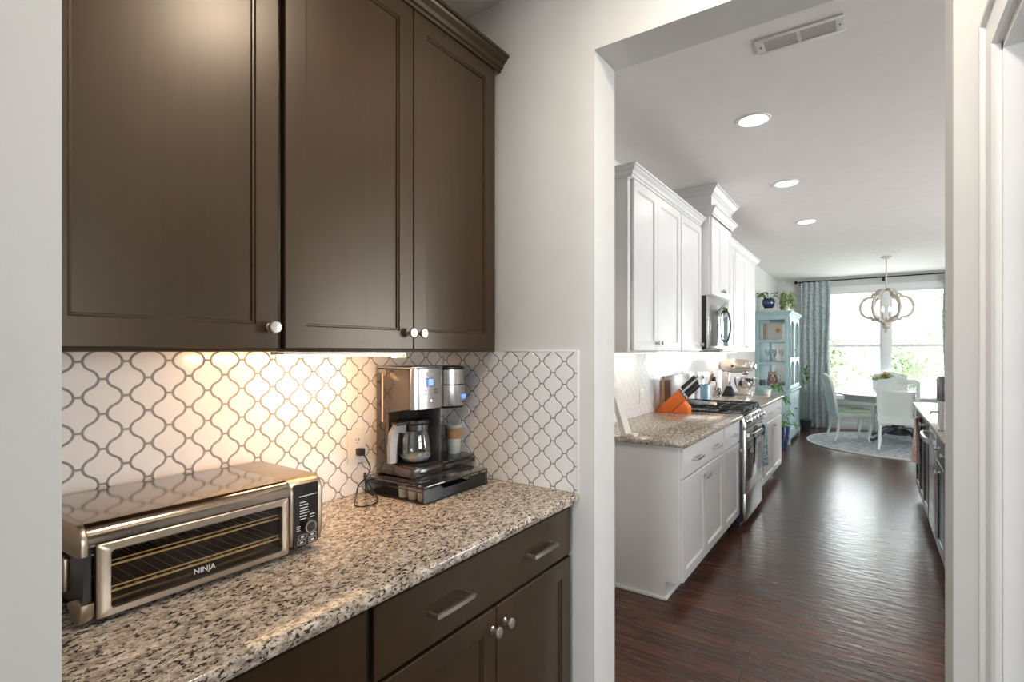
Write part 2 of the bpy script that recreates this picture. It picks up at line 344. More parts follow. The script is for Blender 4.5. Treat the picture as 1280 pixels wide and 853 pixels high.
def face_x(p): # text frame facing +X, reading along +Y
    return Matrix(((0, 0, 1, p[0]), (1, 0, 0, p[1]), (0, 1, 0, p[2]), (0, 0, 0, 1)))

# ------------------------------------------------------------------ the setting
CH = 2.80; XL = -1.52
struct(MB().box(-3.2, 4.75, -4.75, 11.6, -.06, 0).build('floor', 'floor', smooth=0))
struct(MB().box(-3.2, 4.75, -4.75, 11.6, CH, CH+.06).build('ceiling', 'ceil', smooth=0))
struct(MB().box(XL-.12, XL, .212, 11.57, 0, CH).build('wall_left', 'wall', smooth=0))
m = MB().box(-.92, -.80, -1.2, .212, 0, CH).box(XL-.12, -.92, .09, .212, 0, CH).box(-3.2, -.92, -1.2, -1.08, 0, CH)
struct(m.build('wall_near', 'wall', smooth=0))
JX = .165
m = MB().box(XL, -.803, 1.68, 1.855, 0, CH).box(-.803, JX, 1.68, 1.855, 2.482, CH).box(JX, 4.6, 1.68, 1.855, 0, CH)
struct(m.build('wall_end', 'wall', smooth=0))
RX = .235; DY0, DY1, DZ = .10, 1.56, 2.10
m = MB().box(RX, RX+.12, -1.2, DY0, 0, CH).box(RX, RX+.12, DY1, 1.68, 0, CH).box(RX, RX+.12, DY0, DY1, DZ, CH)
struct(m.build('wall_right', 'wall', smooth=0))
struct(MB().box(RX+.12, 2.6, -1.32, -1.2, 0, CH).box(2.5, 2.6, -1.2, -.3, 0, CH).box(2.5, 2.6, 1.2, 1.68, 0, CH).box(2.5, 2.6, -.3, 1.2, 0, .8).box(2.5, 2.6, -.3, 1.2, 2.2, CH).build('wall_side_room', 'wall', smooth=0))
m = MB().box(-3.2, -1.5, -4.7, -4.55, 0, CH).box(.9, 2.6, -4.7, -4.55, 0, CH).box(-1.5, .9, -4.7, -4.55, 0, .75).box(-1.5, .9, -4.7, -4.55, 2.4, CH)
m.box(-3.2, -3.05, -4.55, -1.2, 0, CH).box(2.5, 2.6, -4.55, -1.32, 0, CH)
struct(m.build('wall_back', 'wall', smooth=0))
WX0, WX1, WZ0, WZ1 = -.72, 1.13, .56, 2.53
m = MB().box(XL-.12, WX0, 11.45, 11.57, 0, CH).box(WX1, 4.7, 11.45, 11.57, 0, CH).box(WX0, WX1, 11.45, 11.57, 0, WZ0).box(WX0, WX1, 11.45, 11.57, WZ1, CH)
struct(m.build('wall_far', 'wall', smooth=0))
m = MB().box(4.6, 4.72, 1.855, 4.1, 0, CH).box(4.6, 4.72, 7.7, 11.45, 0, CH).box(4.6, 4.72, 4.1, 7.7, 0, .56).box(4.6, 4.72, 4.1, 7.7, 2.45, CH)
struct(m.build('wall_kitchen_right', 'wall', smooth=0))
struct(MB().box(XL, 4.6, 11.43, 11.45, 0, .13, .004).build('baseboard_far', 'trim'))
# door casing on the right wall
m = MB()
cpf = [(0, 0), (0, .020), (.013, .025), (.024, .025), (.031, .016), (.08, .013), (.09, .018), (.103, .016), (.112, .010), (.112, 0)]
m.rings([[(RX-p, 1.672-o, 0) for o, p in cpf], [(RX-p, 1.672-o, DZ+.112-o) for o, p in cpf], [(RX-p, DY0-.112+o, DZ+.112-o) for o, p in cpf], [(RX-p, DY0-.112+o, 0) for o, p in cpf]])
struct(m.build('trim_1', 'trim', smooth=20))
m = MB().box(RX, RX+.12, DY1-.018, DY1, 0, DZ).box(RX, RX+.12, DY0, DY0+.018, 0, DZ).box(RX, RX+.12, DY0, DY1, DZ-.018, DZ)
m.box(RX+.05, RX+.09, DY1-.03, DY1-.018, 0, DZ-.018)
struct(m.build('trim_2', 'trim', smooth=0))
# windows
def window(idx, X0, X1, Z0, Z1, Y, flip=None, units=2):
    m = MB(); g = MB(); mid = (X0+X1)/2; zr = 1.53
    m.box(X0-.085, X0, Y-.018, Y, Z0-.02, Z1+.1, .003).box(X1, X1+.085, Y-.018, Y, Z0-.02, Z1+.1, .003).box(X0-.085, X1+.085, Y-.022, Y, Z1, Z1+.1, .003)
    m.box(X0-.11, X1+.11, Y-.05, Y+.02, Z0-.025, Z0, .004).box(X0-.09, X1+.09, Y-.016, Y, Z0-.11, Z0-.025, .003)
    m.box(mid-.05, mid+.05, Y-.01, Y+.11, Z0, Z1, .003)
    for a, b in ((X0, mid-.05), (mid+.05, X1)):
        m.box(a, a+.04, Y+.03, Y+.09, Z0, Z1, .003).box(b-.04, b, Y+.03, Y+.09, Z0, Z1, .003)
        m.box(a+.04, b-.04, Y+.031, Y+.089, Z0, Z0+.05).box(a+.04, b-.04, Y+.031, Y+.089, Z1-.045, Z1).box(a+.04, b-.04, Y+.02, Y+.088, zr-.025, zr+.025, .003)
        g.box(a+.04, b-.04, Y+.058, Y+.062, Z0+.05, zr-.025).box(a+.04, b-.04, Y+.058, Y+.062, zr+.025, Z1-.045)
    if flip is not None: m.xform(flip); g.xform(flip)
    o = struct(m.build('window_%d' % idx, 'trim')); g.build('pane', 'glass', o, smooth=0)
    return o
window(1, WX0, WX1, WZ0, WZ1, 11.45)
window(2, -7.7, -4.1, .56, 2.45, 4.6, Matrix.Rotation(-PI/2, 4, 'Z'))  # unseen window, added to let light into the kitchen
window(4, -1.2, .3, .8, 2.2, 2.5, Matrix.Rotation(-PI/2, 4, 'Z'))  # unseen side-room window, added to light the near wall
window(3, -.9, 1.5, .75, 2.4, 4.55, Matrix.Rotation(PI, 4, 'Z'))  # unseen back-room window, added as an opening for the hall fill
# arabesque tile
def clip(poly, x0, x1, z0, z1):
    for ax, lim, sg in ((0, x0, 1), (0, x1, -1), (1, z0, 1), (1, z1, -1)):
        out = []
        for i in range(len(poly)):
            a, b = poly[i-1], poly[i]; ia, ib = sg*(a[ax]-lim) >= 0, sg*(b[ax]-lim) >= 0
            if ia != ib:
                t = (lim-a[ax])/(b[ax]-a[ax]); out.append((a[0]+t*(b[0]-a[0]), a[1]+t*(b[1]-a[1])))
            if ib: out.append(b)
        poly = out
        if len(poly) < 3: return []
    return poly
TP, TQ = .0957, .0838
def tile_poly(cx, cz, g, k=10):
    neck = .0085; right = []
    for i in range(2*k+1):
        z = -TQ/2+TQ*i/(2*k); q = math.cos(2*PI*z/TQ); q = math.copysign(abs(q)**.68, q)
        wd = TP/4+(TP/4-neck)*q
        right.append((wd, z))
    pts = []
    for i, (wd, z) in enumerate(right):
        a, b = right[max(i-1, 0)], right[min(i+1, 2*k)]
        dx, dz = b[0]-a[0], b[1]-a[1]; l = math.hypot(dx, dz)
        zz = z + dx/l*g if 0 < i < 2*k else (z+g if i == 0 else z-g)
        ww = wd - dz/l*g
        pts.append((max(ww, .002), zz))
    return [(cx+a, cz+b) for a, b in pts] + [(cx-a, cz+b) for a, b in pts[::-1]]
def tile_field(mapf, s0, s1, z0, z1, name, mat, gmat, so=0, zo=0, k=10, g=.0025, th=.006, edge=None, label=None):
    m = MB()
    def V(p, d): return m.bm.verts.new(mapf(p[0], p[1], d))
    for i in range(int((s0-so)/TP)-2, int((s1-so)/TP)+3):
        for j in range(int((z0-zo)/TQ)-2, int((z1-zo)/TQ)+3):
            for h in (0, .5):
                po = clip(tile_poly(so+(i+h)*TP, zo+(j+h)*TQ, g, k), s0, s1, z0, z1)
                if len(po) < 4: continue
                # drop doubled points
                q = [po[0]]
                for p in po[1:]:
                    if math.hypot(p[0]-q[-1][0], p[1]-q[-1][1]) > 4e-4: q.append(p)
                if math.hypot(q[0][0]-q[-1][0], q[0][1]-q[-1][1]) < 4e-4: q.pop()
                if len(q) < 4: continue
                n = len(q); ar = sum(q[i-1][0]*q[i][1]-q[i][0]*q[i-1][1] for i in range(n))
                if abs(ar) < 1e-4: continue
                if ar < 0: q.reverse()
                ins = []
                for t in range(n):
                    a, b = q[t-1], q[(t+1) % n]; dx, dz = b[0]-a[0], b[1]-a[1]; l = math.hypot(dx, dz) or 1
                    ins.append((q[t][0]-dz/l*.0012, q[t][1]+dx/l*.0012))
                A = [V(p, .0005) for p in q]; B = [V(p, th-.0012) for p in q]; C = [V(p, th) for p in ins]
                for t in range(n):
                    u = (t+1) % n
                    m.bm.faces.new((A[t], A[u], B[u], B[t])); m.bm.faces.new((B[t], B[u], C[u], C[t]))
                m.bm.faces.new(C)
    o = struct(m.build(name, mat, smooth=40))
    if label: o['label'] = label
    m = MB(); P8 = [mapf(a, b, d) for d in (0, .0035) for a, b in ((s0, z0), (s1, z0), (s1, z1), (s0, z1))]
    v = [m.bm.verts.new(p) for p in P8]
    for q in ((0,1,2,3), (4,5,6,7), (0,1,5,4), (1,2,6,5), (2,3,7,6), (3,0,4,7)): m.bm.faces.new([v[i] for i in q])
    m.build('grout', gmat, o, smooth=0)
    if edge:
        m = MB()
        for a0, a1, b0, b1 in edge:
            c0 = mapf(a0, b0, 0); c1 = mapf(a1, b1, .0085)
            m.box(min(c0[0], c1[0]), max(c0[0], c1[0]), min(c0[1], c1[1]), max(c0[1], c1[1]), b0, b1, .001)
        m.build('edge_strip', 'trim', o)
    return o
ZC = .914; ZU = 1.42
tile_field(lambda s, z, d: (XL+d, s, z), .213, 1.6795, ZC+.0005, ZU+.02, 'wall_backsplash_left', 'tile', 'grout', .43, 1.355, 12)
tile_field(lambda s, z, d: (s, 1.68-d, z), XL+.007, -.803-.065, ZC+.0005, ZU, 'wall_backsplash_end', 'tile', 'grout', -1.112, 1.343, 12,
           edge=[(-.868, -.862, ZC, ZU+.006), (-1.19, -.868, ZU, ZU+.006)])
tile_field(lambda s, z, d: (XL+d, s, z), 2.95, 6.99, ZC+.0005, ZU+.02, 'wall_backsplash_kitchen', 'ktile', 'kgrout', 3.0, 1.3768, 5, g=.0013)

# ------------------------------------------------------------------ cabinets
def add_knob(p, n, parent, r=.0155, mat='nickel', label=None):
    m = MB().lathe([(.011, 0), (.011, .002), (.0062, .004), (.0055, .013), (.009, .016), (r, .020), (r, .0255), (r*.86, .0285), (.0001, .0292)], n=20, axis='x')
    if n < 0: m.xform(Matrix.Scale(-1, 4, (1, 0, 0)))
    m.xform(Matrix.Translation(p)); return m.build('knob', mat, parent)
def add_pull(x, yc, z, n, parent, L=.145, mat='nickel'):
    h = L/2; m = MB()
    m.strip([(x+n*.031, yc-h, z), (x+n*.0325, yc-h*.6, z), (x+n*.033, yc, z), (x+n*.0325, yc+h*.6, z), (x+n*.031, yc+h, z)], [.0065, .0075, .008, .0075, .0065], .011)
    for k in (-1, 1):
        m.strip([(x+n*.0005, yc+k*(h-.004), z), (x+n*.034, yc+k*(h-.004), z)], .008, .010)
        m.lathe([(.0085, 0), (.0085, .002), (.006, .004)], (0, 0, 0), 12, 'x') if False else None
    return m.build('handle', mat, parent)
def cab_front(root, x, n, y0, y1, z0, z1, mat, kind, name, knob=None, pulls=(), fw=.058, kz=None):
    """a door or drawer front on the plane x facing n (+1/-1)"""
    ua, o = ((0, 1, 0), (x, y0, z0)) if n > 0 else ((0, -1, 0), (x, y1, z0))
    d = MB().panel_door(o, ua, (0, 0, 1), (n, 0, 0), y1-y0, z1-z0, fw if kind == 'panel' else 0).build(name, mat, root, smooth=20)
    if knob is not None: add_knob((x+n*.0195, knob, kz), n, d)
    for p in pulls: add_pull(x+n*.0195, p, (z0+z1)/2, n, d)
    return d
def wall_cabinet(label, y0, y1, xf, doors, mat, z0=ZU, z1=2.53, box=None, sides=True):
    t = thing('wall_cabinet', label, 'cabinet', ((XL+xf)/2, (y0+y1)/2, z0))
    b = MB().box(XL+.0005, xf-.0205, y0, y1, z0, z1, .0015); b.build('body', box or mat, t)
    for a, c, k in doors: cab_front(t, xf-.02, 1, a, c, z0+.008, z1-.004, mat, 'panel', 'door', k, kz=z0+.06)
    return t
XU = -1.215
t = wall_cabinet('dark espresso single-door wall cabinet at the left above the toaster oven', .262, .752, XU, [(.272, .745, .722)], 'espresso')
t = wall_cabinet('dark espresso double-door wall cabinet with paired knobs, above the coffee maker', .7525, 1.6795, XU, [(.762, 1.2085, 1.186), (1.2115, 1.652, 1.234)], 'espresso')
def crown(prof, y0, y1, name, mat, label, ret=None, parent=None, cat='moulding'):
    """prof: (projection, z); runs along Y on the face, with an optional mitred return along X at y0"""
    m = MB(); rings = []
    xs, xb, xr = ret if ret else (None, None, None)
    face = xs if ret else prof[0][2]
    def ring(fn): return [fn(p) for p in prof]
    if ret:
        rings = [ring(lambda p: (xb, y0-p[0], p[1])), ring(lambda p: (xs+p[0], y0-p[0], p[1])), ring(lambda p: (xs+p[0], y1+(p[0] if xr else 0), p[1]))]
        if xr: rings.append(ring(lambda p: (xb, y1+p[0], p[1])))
    m.rings(rings)
    o = m.build(name, mat, parent, smooth=20)
    if parent is None: tag(o, label, cat)
    return o
def crown_prof(z, h, p): return [(0, z), (p*.18, z), (p*.22, z+h*.16), (p*.38, z+h*.22), (p*.46, z+h*.45), (p*.78, z+h*.66), (p*.84, z+h*.78), (p, z+h*.82), (p, z+h), (0, z+h)]
m = MB().rings([[(XU-.001+p, y, z) for p, z in crown_prof(2.522, .056, .05)] for y in (.2125, 1.6795)])
tag(m.build('crown_moulding', 'espresso', smooth=20), 'dark crown moulding running along the top of the espresso wall cabinets', 'moulding')
# filler between the near wall and the left cabinet
# under-cabinet light
t = thing('under_cabinet_light', 'slim lit strip light fixed under the espresso double-door wall cabinet', 'light', (-1.255, .98, ZU-.016))
MB().box(-1.285, -1.225, .765, 1.185, ZU-.008, ZU-.0005, .001).build('housing', 'white_plastic', t)
MB().box(-1.280, -1.230, .775, 1.175, ZU-.013, ZU-.0082, .002).build('lens', 'ubulb', t)
MB().box(-1.285, -1.223, 1.177, 1.187, ZU-.020, ZU-.006, .002).build('end_cap', 'white_plastic', t)
area('strip_lamp', (-1.26, .975, ZU-.016), (0, .88, 0), .05, .40, UNDER_W, (1, .56, .25), t)
# base cabinets in the pantry
XB = -.905
def base_cabinet(label, y0, y1, drawers, doors, mat, xf=XB, box='espresso_dark', kz=.632, toe=.075, zt=.884, sidemat=None, pullname=True, dz=(.703, .868), pz=(.112, .692)):
    t = thing('base_cabinet', label, 'cabinet', ((XL+xf)/2, (y0+y1)/2, 0))
    b = MB().prism([(XL+.0005, 0), (xf-toe, 0), (xf-toe, .105), (xf, .105), (xf, zt-.0005), (XL+.0005, zt-.0005)], 'y', y0, y1); b.build('body', box, t, smooth=0)
    for a, c, pl in drawers: cab_front(t, xf, 1, a, c, dz[0], dz[1], mat, 'slab', 'drawer', None, pl)
    for a, c, k in doors: cab_front(t, xf, 1, a, c, pz[0], pz[1], mat, 'panel', 'door', k, kz=kz)
    return t
base_cabinet('dark espresso base cabinet with a single door, at the left end below the toaster oven', .2125, .752, [(.225, .744, (.48,))], [(.225, .744, .70)], 'espresso')
base_cabinet('dark espresso base cabinet with one wide two-handled drawer over double doors', .7525, 1.6795, [(.765, 1.655, (1.0, 1.44))], [(.765, 1.2085, 1.19), (1.2115, 1.655, 1.25)], 'espresso')
def counter(label, x1, y0, y1, z1=ZC, x0=XL+.0005, th=.03, endb=True):
    m = MB(); r = .009; z0 = z1-th
    prof = [(x0, z0), (x1-.003, z0), (x1, z0+.004), (x1, z1-r), (x1-r*.3, z1-r*.3), (x1-r, z1), (x0, z1)]
    if endb:
        def rg(y, i): return [(min(p[0], x1-i), y, min(max(p[1], z0+i), z1-i)) for p in prof]
        m.rings([rg(y0, .006), rg(y0+.002, .002), rg(y0+.008, 0), rg(y1, 0)])
    else: m.prism(prof, 'y', y0, y1)
    o = m.build('countertop', 'granite', smooth=50); return tag(o, label, 'countertop')
counter('speckled granite countertop in the foreground under the toaster oven and coffee maker', -.862, .2125, 1.6795, endb=False)
# ------------------------------------------------------------------ toaster oven
OX, OY0, OY1 = -1.178, .338, .845; z0 = ZC
t = thing('toaster_oven', 'low stainless toaster oven with a wide glass door on the granite counter', 'oven', (-1.345, .59, ZC))
zb, zt = .928, 1.101
def oprof(inset=0):
    pts = [(-1.512+inset, zb+.03), (-1.512+inset, zt-.02), (-1.495, zt-.004), (-1.47, zt-inset)]
    for i in range(7):
        a = PI/2*(1-i/6); pts.append((OX-.034+.034*math.cos(a)-inset, zt-.034+.034*math.sin(a)-inset*.3))
    return pts
m = MB()
top = oprof(); inn = [(x+(.008 if x < -1.4 else -.008), z-.008) for x, z in top]
out = top+[(OX, zt-.036), (OX-.010, zt-.036)]+inn[::-1]
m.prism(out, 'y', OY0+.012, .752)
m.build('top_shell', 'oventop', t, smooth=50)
# cheeks: left end cap and right control end
def cheek(y0, y1, name):
    pr = top + [(OX, zb+.028), (OX-.008, zb+.008), (OX-.03, zb), (-1.49, zb), (-1.508, zb+.012)]
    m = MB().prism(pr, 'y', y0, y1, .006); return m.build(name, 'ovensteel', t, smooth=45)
cheek(.752, OY1, 'control_housing')
m = MB().prism(top+[(OX, zt-.055), (OX-.02, zt-.062), (-1.512, zt-.062)], 'y', OY0, OY0+.013, .003); m.build('side_cap', 'ovensteel', t, smooth=45)
m = MB().prism([(OX-.006, zb+.03), (OX-.006, zt-.055), (-1.50, zt-.055), (-1.50, zb+.03)], 'y', OY0+.006, OY0+.014); m.build('side_panel', 'black', t, smooth=0)
m = MB().box(-1.47, OX-.075, OY0-.004, OY0+.006, zb+.038, zt-.072, .003); m.build('side_plate', 'ovensteel', t)
m = MB().prism([(OX, zb+.03), (OX, zb+.006), (OX-.012, zb-.008), (OX-.05, zb-.008), (OX-.07, zb+.012), (OX-.07, zb+.02), (OX-.03, zb+.034)], 'y', OY0, OY0+.022, .003); m.build('hinge_foot', 'ovensteel', t, smooth=45)
# cavity
m = MB().box(-1.49, OX-.012, OY0+.014, .752, zb, zb+.006).box(-1.49, -1.484, OY0+.014, .752, zb, zt-.01).box(-1.49, OX-.012, OY0+.014, OY0+.02, zb, zt-.03).box(-1.49, OX-.012, .746, .7515, zb, zt-.03)
m.build('cavity', 'cavity', t, smooth=0)
MB().box(-1.47, OX-.03, OY0+.03, .736, zb+.010, zb+.016, .001).build('crumb_tray', 'crumb', t)
for zr, nm in ((zb+.036, 'lower'), (zb+.086, 'upper')):
    m = MB(); m.tube([(OX-.015, OY0+.04, zr), (OX-.015, .735, zr)], .0022, 6).tube([(OX-.022, OY0+.04, zr+.006), (OX-.022, .735, zr+.006)], .0016, 6).tube([(-1.44, OY0+.04, zr), (-1.44, .735, zr)], .0022, 6)
    for i in range(17):
        y = OY0+.055+i*.0385/1.7
        m.tube([(-1.44, y, zr+.002), (OX-.015, y, zr+.002)], .0006, 5)
    if nm == 'lower':
        for i in range(11): m.ball((OX-.015, OY0+.06+i*.033, zr+.0025), .0028, 6, 4)
    m.build('wire_rack', 'gold', t)
# door: frame with rounded window + glass + lettering
dy0, dy1, dz0, dz1 = OY0+.024, .748, zb-.003, zt-.038
m = MB()
def rr(y0, y1, z0_, z1_, r, n=5):
    o = []
    for cy, cz, a in ((y1-r, z1_-r, 0), (y0+r, z1_-r, PI/2), (y0+r, z0_+r, PI), (y1-r, z0_+r, 3*PI/2)):
        for i in range(n+1): o.append((cy+r*math.cos(a+PI/2*i/n), cz+r*math.sin(a+PI/2*i/n)))
    return o
A = rr(dy0, dy1, dz0, dz1, .004); B = rr(dy0+.022, dy1-.018, dz0+.013, dz1-.015, .007)
m.rings([[(OX-.010, a, b) for a, b in A], [(OX+.001, a, b) for a, b in A], [(OX+.003, a*.999+.001*.55, b) for a, b in rr(dy0+.002, dy1-.002, dz0+.002, dz1-.002, .004)], [(OX+.003, a, b) for a, b in B], [(OX-.010, a, b) for a, b in B], [(OX-.010, a, b) for a, b in A]], caps=False)
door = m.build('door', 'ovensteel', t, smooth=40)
MB().prism(rr(dy0+.020, dy1-.016, dz0+.011, dz1-.013, .008), 'x', OX-.006, OX-.002).build('door_glass', 'dglass', door, smooth=0)
text_mesh('lettering', 'NINJA', .0165, 'white_mark', face_x((OX-.0012, .553, zb+.026)), door)
m = MB().prism(rr(.7605, OY1-.016, zb+.006, zt-.012, .006), 'x', OX-.002, OX+.0028); pan = m.build('control_panel', 'gloss_black', t, smooth=30)
m = MB()
for y, z, L, h in ((.80, 1.058, .05, .0020), (.786, 1.043, .018, .002), (.788, 1.036, .024, .002), (.788, 1.029, .022, .002), (.789, 1.022, .024, .002), (.790, 1.015, .026, .002), (.786, 1.008, .020, .002), (.786, 1.001, .016, .002), (.812, 1.008, .014, .002), (.812, 1.001, .012, .002), (.773, .984, .010, .0018), (.773, .979, .010, .0018), (.773, .974, .010, .0018)):
    m.box(OX+.0028, OX+.0033, y-L/2, y+L/2, z-h/2, z+h/2)
def outline(m, x, y0, y1, z0, z1, r, th=.0007):
    m.rings([[(x+.0006, a, b) for a, b in rr(y0, y1, z0, z1, r)], [(x+.0006, a, b) for a, b in rr(y0+th, y1-th, z0+th, z1-th, r*.8)]], caps=False)
for y0, y1, zz in ((.772, .796, .956), (.799, .823, .956), (.770, .793, .943), (.801, .824, .943)):
    outline(m, OX+.0026, y0, y1, zz-.0055, zz+.0055, .003)
    m.box(OX+.0028, OX+.0033, (y0+y1)/2-.004, (y0+y1)/2+.004, zz-.002, zz+.002)
m.build('panel_print', 'white_mark', pan, smooth=0)
m = MB().lathe([(.0165, 0), (.0165, .012), (.0150, .014), (.0001, .0142)], (OX+.0028, .799, .981), 28, 'x'); kn = m.build('control_knob', 'black', t)
MB().lathe([(.0155, .0137), (.0155, .0150), (.0122, .0150), (.0122, .0137)], (OX+.0028, .799, .981), 28, 'x', caps=False).build('knob_ring', 'chrome', kn)
for y in (OY0+.03, .81):
    for x in (-1.47, OX-.05): MB().lathe([(.010, ZC+.0002), (.012, zb+.004)], (x, y, 0), 14).build('rubber_foot', 'black', t)

# ------------------------------------------------------------------ coffee station
TX0, TX1, TY0, TY1, TZ0, TZ1 = -1.505, -1.212, 1.252, 1.60, ZC, .975
t = thing('pod_drawer', 'black wire-mesh coffee pod drawer standing under the coffee maker', 'drawer', ((TX0+TX1)/2, (TY0+TY1)/2, ZC))
MB().box(TX0, TX1, TY0, TY1, TZ1-.007, TZ1, .002).build('top', 'gloss_black', t)
m = MB(); r = .0022
for x in (TX0+.003, TX1-.003):
    for y in (TY0+.003, TY1-.003): m.tube([(x, y, TZ0+.003), (x, y, TZ1-.004)], r, 6)
for z in (TZ0+.0025, TZ1-.02):
    m.tube([(TX0+.003, TY0+.003, z), (TX1-.003, TY0+.003, z)], r*.8, 6).tube([(TX0+.003, TY1-.003, z), (TX1-.003, TY1-.003, z)], r*.8, 6).tube([(TX0+.003, TY0+.003, z), (TX0+.003, TY1-.003, z)], r*.8, 6)
m.tube([(TX1-.003, TY0+.003, TZ0+.0025), (TX1-.003, TY1-.003, TZ0+.0025)], r, 6)
m.build('frame', 'black', t)
for y in (TY0+.003, TY1-.003): MB().quad((TX0+.003, y, TZ0+.002), (TX1-.003, y, TZ0+.002), (TX1-.003, y, TZ1-.006), (TX0+.003, y, TZ1-.006)).build('side_mesh', 'wmesh', t, smooth=0)
m = MB().box(TX0+.006, TX1-.006, TY0+.007, TY1-.007, TZ0+.003, TZ0+.0045)
ym = (TY0+TY1)/2
m.prism([(TY0+.006, TZ0+.003), (TY1-.006, TZ0+.003), (TY1-.006, TZ1-.012), (ym+.075, TZ1-.012), (ym+.055, TZ1-.026), (ym-.07, TZ1-.026), (ym-.09, TZ1-.012), (TY0+.006, TZ1-.012)], 'x', TX1-.008, TX1-.005)
m.build('drawer', 'black', t, smooth=0)
m = MB().tube([(TX1-.004, TY0+.006, TZ1-.012), (TX1-.004, ym-.09, TZ1-.012), (TX1-.004, ym-.07, TZ1-.026), (TX1-.004, ym+.055, TZ1-.026), (TX1-.004, ym+.075, TZ1-.012), (TX1-.004, TY1-.006, TZ1-.012)], .0012, 6); m.build('drawer_rim', 'gunmetal', t)
for i, (x, lab) in enumerate(((-1.245, 'white coffee pod nearest the front of the wire-mesh drawer'), (-1.290, 'white coffee pod in the middle of the three in the wire-mesh drawer'), (-1.335, 'white coffee pod hindmost of the three in the wire-mesh drawer'))):
    m = MB().lathe([(.0165, .919), (.018, .921), (.0205, .958), (.0235, .960), (.0235, .962), (.0001, .9625)], (x, TY0+.032, 0), 20)
    tag(m.build('coffee_pod', 'white_plastic'), lab, 'coffee pod', 'coffee pods in the mesh drawer')
# coffee maker
CX0, CX1, CY0, CYM, CY1, CZ0, CZ1 = -1.50, -1.322, 1.303, 1.466, 1.622, .9752, 1.366
t = thing('coffee_maker', 'steel and glossy black two-sided coffee maker on the pod drawer', 'coffee maker', (-1.41, 1.46, CZ0))
m = MB().prism([(CX0, CZ0+.002), (CX1+.002, CZ0+.002), (CX1+.004, CZ0+.030), (CX1-.01, CZ0+.036), (-1.438, CZ0+.040), (-1.438, 1.205), (CX1-.004, 1.215), (CX1-.004, CZ1-.006), (CX0, CZ1-.006)], 'y', CY0, CYM-.002, .004)
m.build('body', 'bronze', t, smooth=25)
m = MB().prism([(CX0, CZ0+.002), (CX1-.004, CZ0+.002), (CX1-.002, CZ0+.024), (CX0, CZ0+.024)], 'y', CYM+.004, CY1+.046, .004).box(CX0, -1.455, CYM+.004, 1.575, CZ0+.024, CZ1-.006, .004).box(CX0, -1.44, CYM+.004, CY1, 1.218, CZ1-.006, .004)
m.build('single_serve_body', 'gloss_black', t, smooth=25)
MB().box(-1.4375, CX1-.006, CYM-.010, CYM-.0025, CZ0+.038, 1.214, .001).build('divider_panel', 'divider', t)
m = MB().box(CX0-.003, CX1+.002, CY0-.002, CYM, CZ1-.0055, CZ1+.002, .003); m.build('lid', 'steel', t)
# control face
m = MB().prism([(CX1-.006, CY0+.001), (CX1+.002, CY0+.004), (CX1+.012, CY0+.03), (CX1+.016, (CY0+CYM)/2), (CX1+.012, CYM-.03), (CX1+.002, CYM-.004), (CX1-.006, CYM-.003)], 'z', 1.216, CZ1-.006)
cf = m.build('control_face', 'steel', t, smooth=60)
xx = CX1+.014
def pbox(y, z, w_, h_, x=xx, d=.004): return (x-.003, x+d, y-w_/2, y+w_/2, z-h_/2, z+h_/2)
MB().box(*pbox(1.384, 1.311, .026, .026)).build('display', 'blue_led', cf, smooth=0)
MB().rings([[(xx+.0042, y, z) for y, z in ((1.368, 1.326), (1.40, 1.326), (1.40, 1.296), (1.368, 1.296))], [(xx+.0042, y, z) for y, z in ((1.371, 1.323), (1.397, 1.323), (1.397, 1.299), (1.371, 1.299))]], caps=False).build('display_frame', 'gunmetal', cf, smooth=0)
for y, z in ((1.355, 1.275), (1.416, 1.278), (1.388, 1.245)):
    m = MB(); outline(m, xx+.002, y-.008, y+.008, z-.008, z+.008, .002, .0022); m.build('button', 'gunmetal', cf, smooth=0)
MB().box(*pbox(1.384, 1.339, .034, .013, d=.003)).build('badge', 'chrome', cf, smooth=0); MB().box(*pbox(1.384, 1.262, .010, .003, d=.003)).build('indicator', 'chrome', cf, smooth=0)
MB().box(*pbox(1.388, 1.245, .010, .010, d=.0022)).build('lit_button', 'white_led', cf, smooth=0)
m = MB().box(-1.470, -1.463, CY0-.0014, CY0+.002, 1.165, 1.340, .0006); m.build('painted_reflection', 'reflection_strip', t)  # pale strip standing in for a vertical reflection on the glossy side
# single-serve head: stainless round drum
hc = (-1.375, (CYM+CY1)/2+.004); hr = .071
m = MB().lathe([(hr, 1.214), (hr+.001, 1.218), (hr+.001, 1.293)], (hc[0], hc[1], 0), 40).lathe([(hr+.001, 1.297), (hr+.001, 1.352), (hr-.003, 1.354)], (hc[0], hc[1], 0), 40)
sh = m.build('single_serve_head', 'steel', t, smooth=40)
for nm, pf in (('head_band', [(hr-.002, 1.2925), (hr-.002, 1.2975)]), ('head_cap', [(hr-.004, 1.3535), (hr-.004, 1.362), (hr-.012, 1.366)]), ('brew_ring', [(hr-.006, 1.205), (hr, 1.2135)])): MB().lathe(pf, (hc[0], hc[1], 0), 40).build(nm, 'black', sh)
ang = .30
mt = Matrix.Translation((hc[0], hc[1], 1.247)) @ Matrix.Rotation(ang, 4, 'Z') @ face_x((hr+.0018, 0, 0))
text_mesh('clock_digits', '9:00', .024, 'blue_led', mt, sh)
for k in (-1, 1): MB().lathe([(.0028, hr), (.0028, hr+.002)], (0, k*.010, 1.229), 10, 'x').xform(Matrix.Translation((hc[0], hc[1], 0)) @ Matrix.Rotation(ang, 4, 'Z')).build('clock_button', 'black', sh)
m = MB().box(-1.452, CX1-.004, CYM+.008, CY1+.042, CZ0+.0242, CZ0+.0335, .003); m.build('drip_tray', 'gunmetal', t)
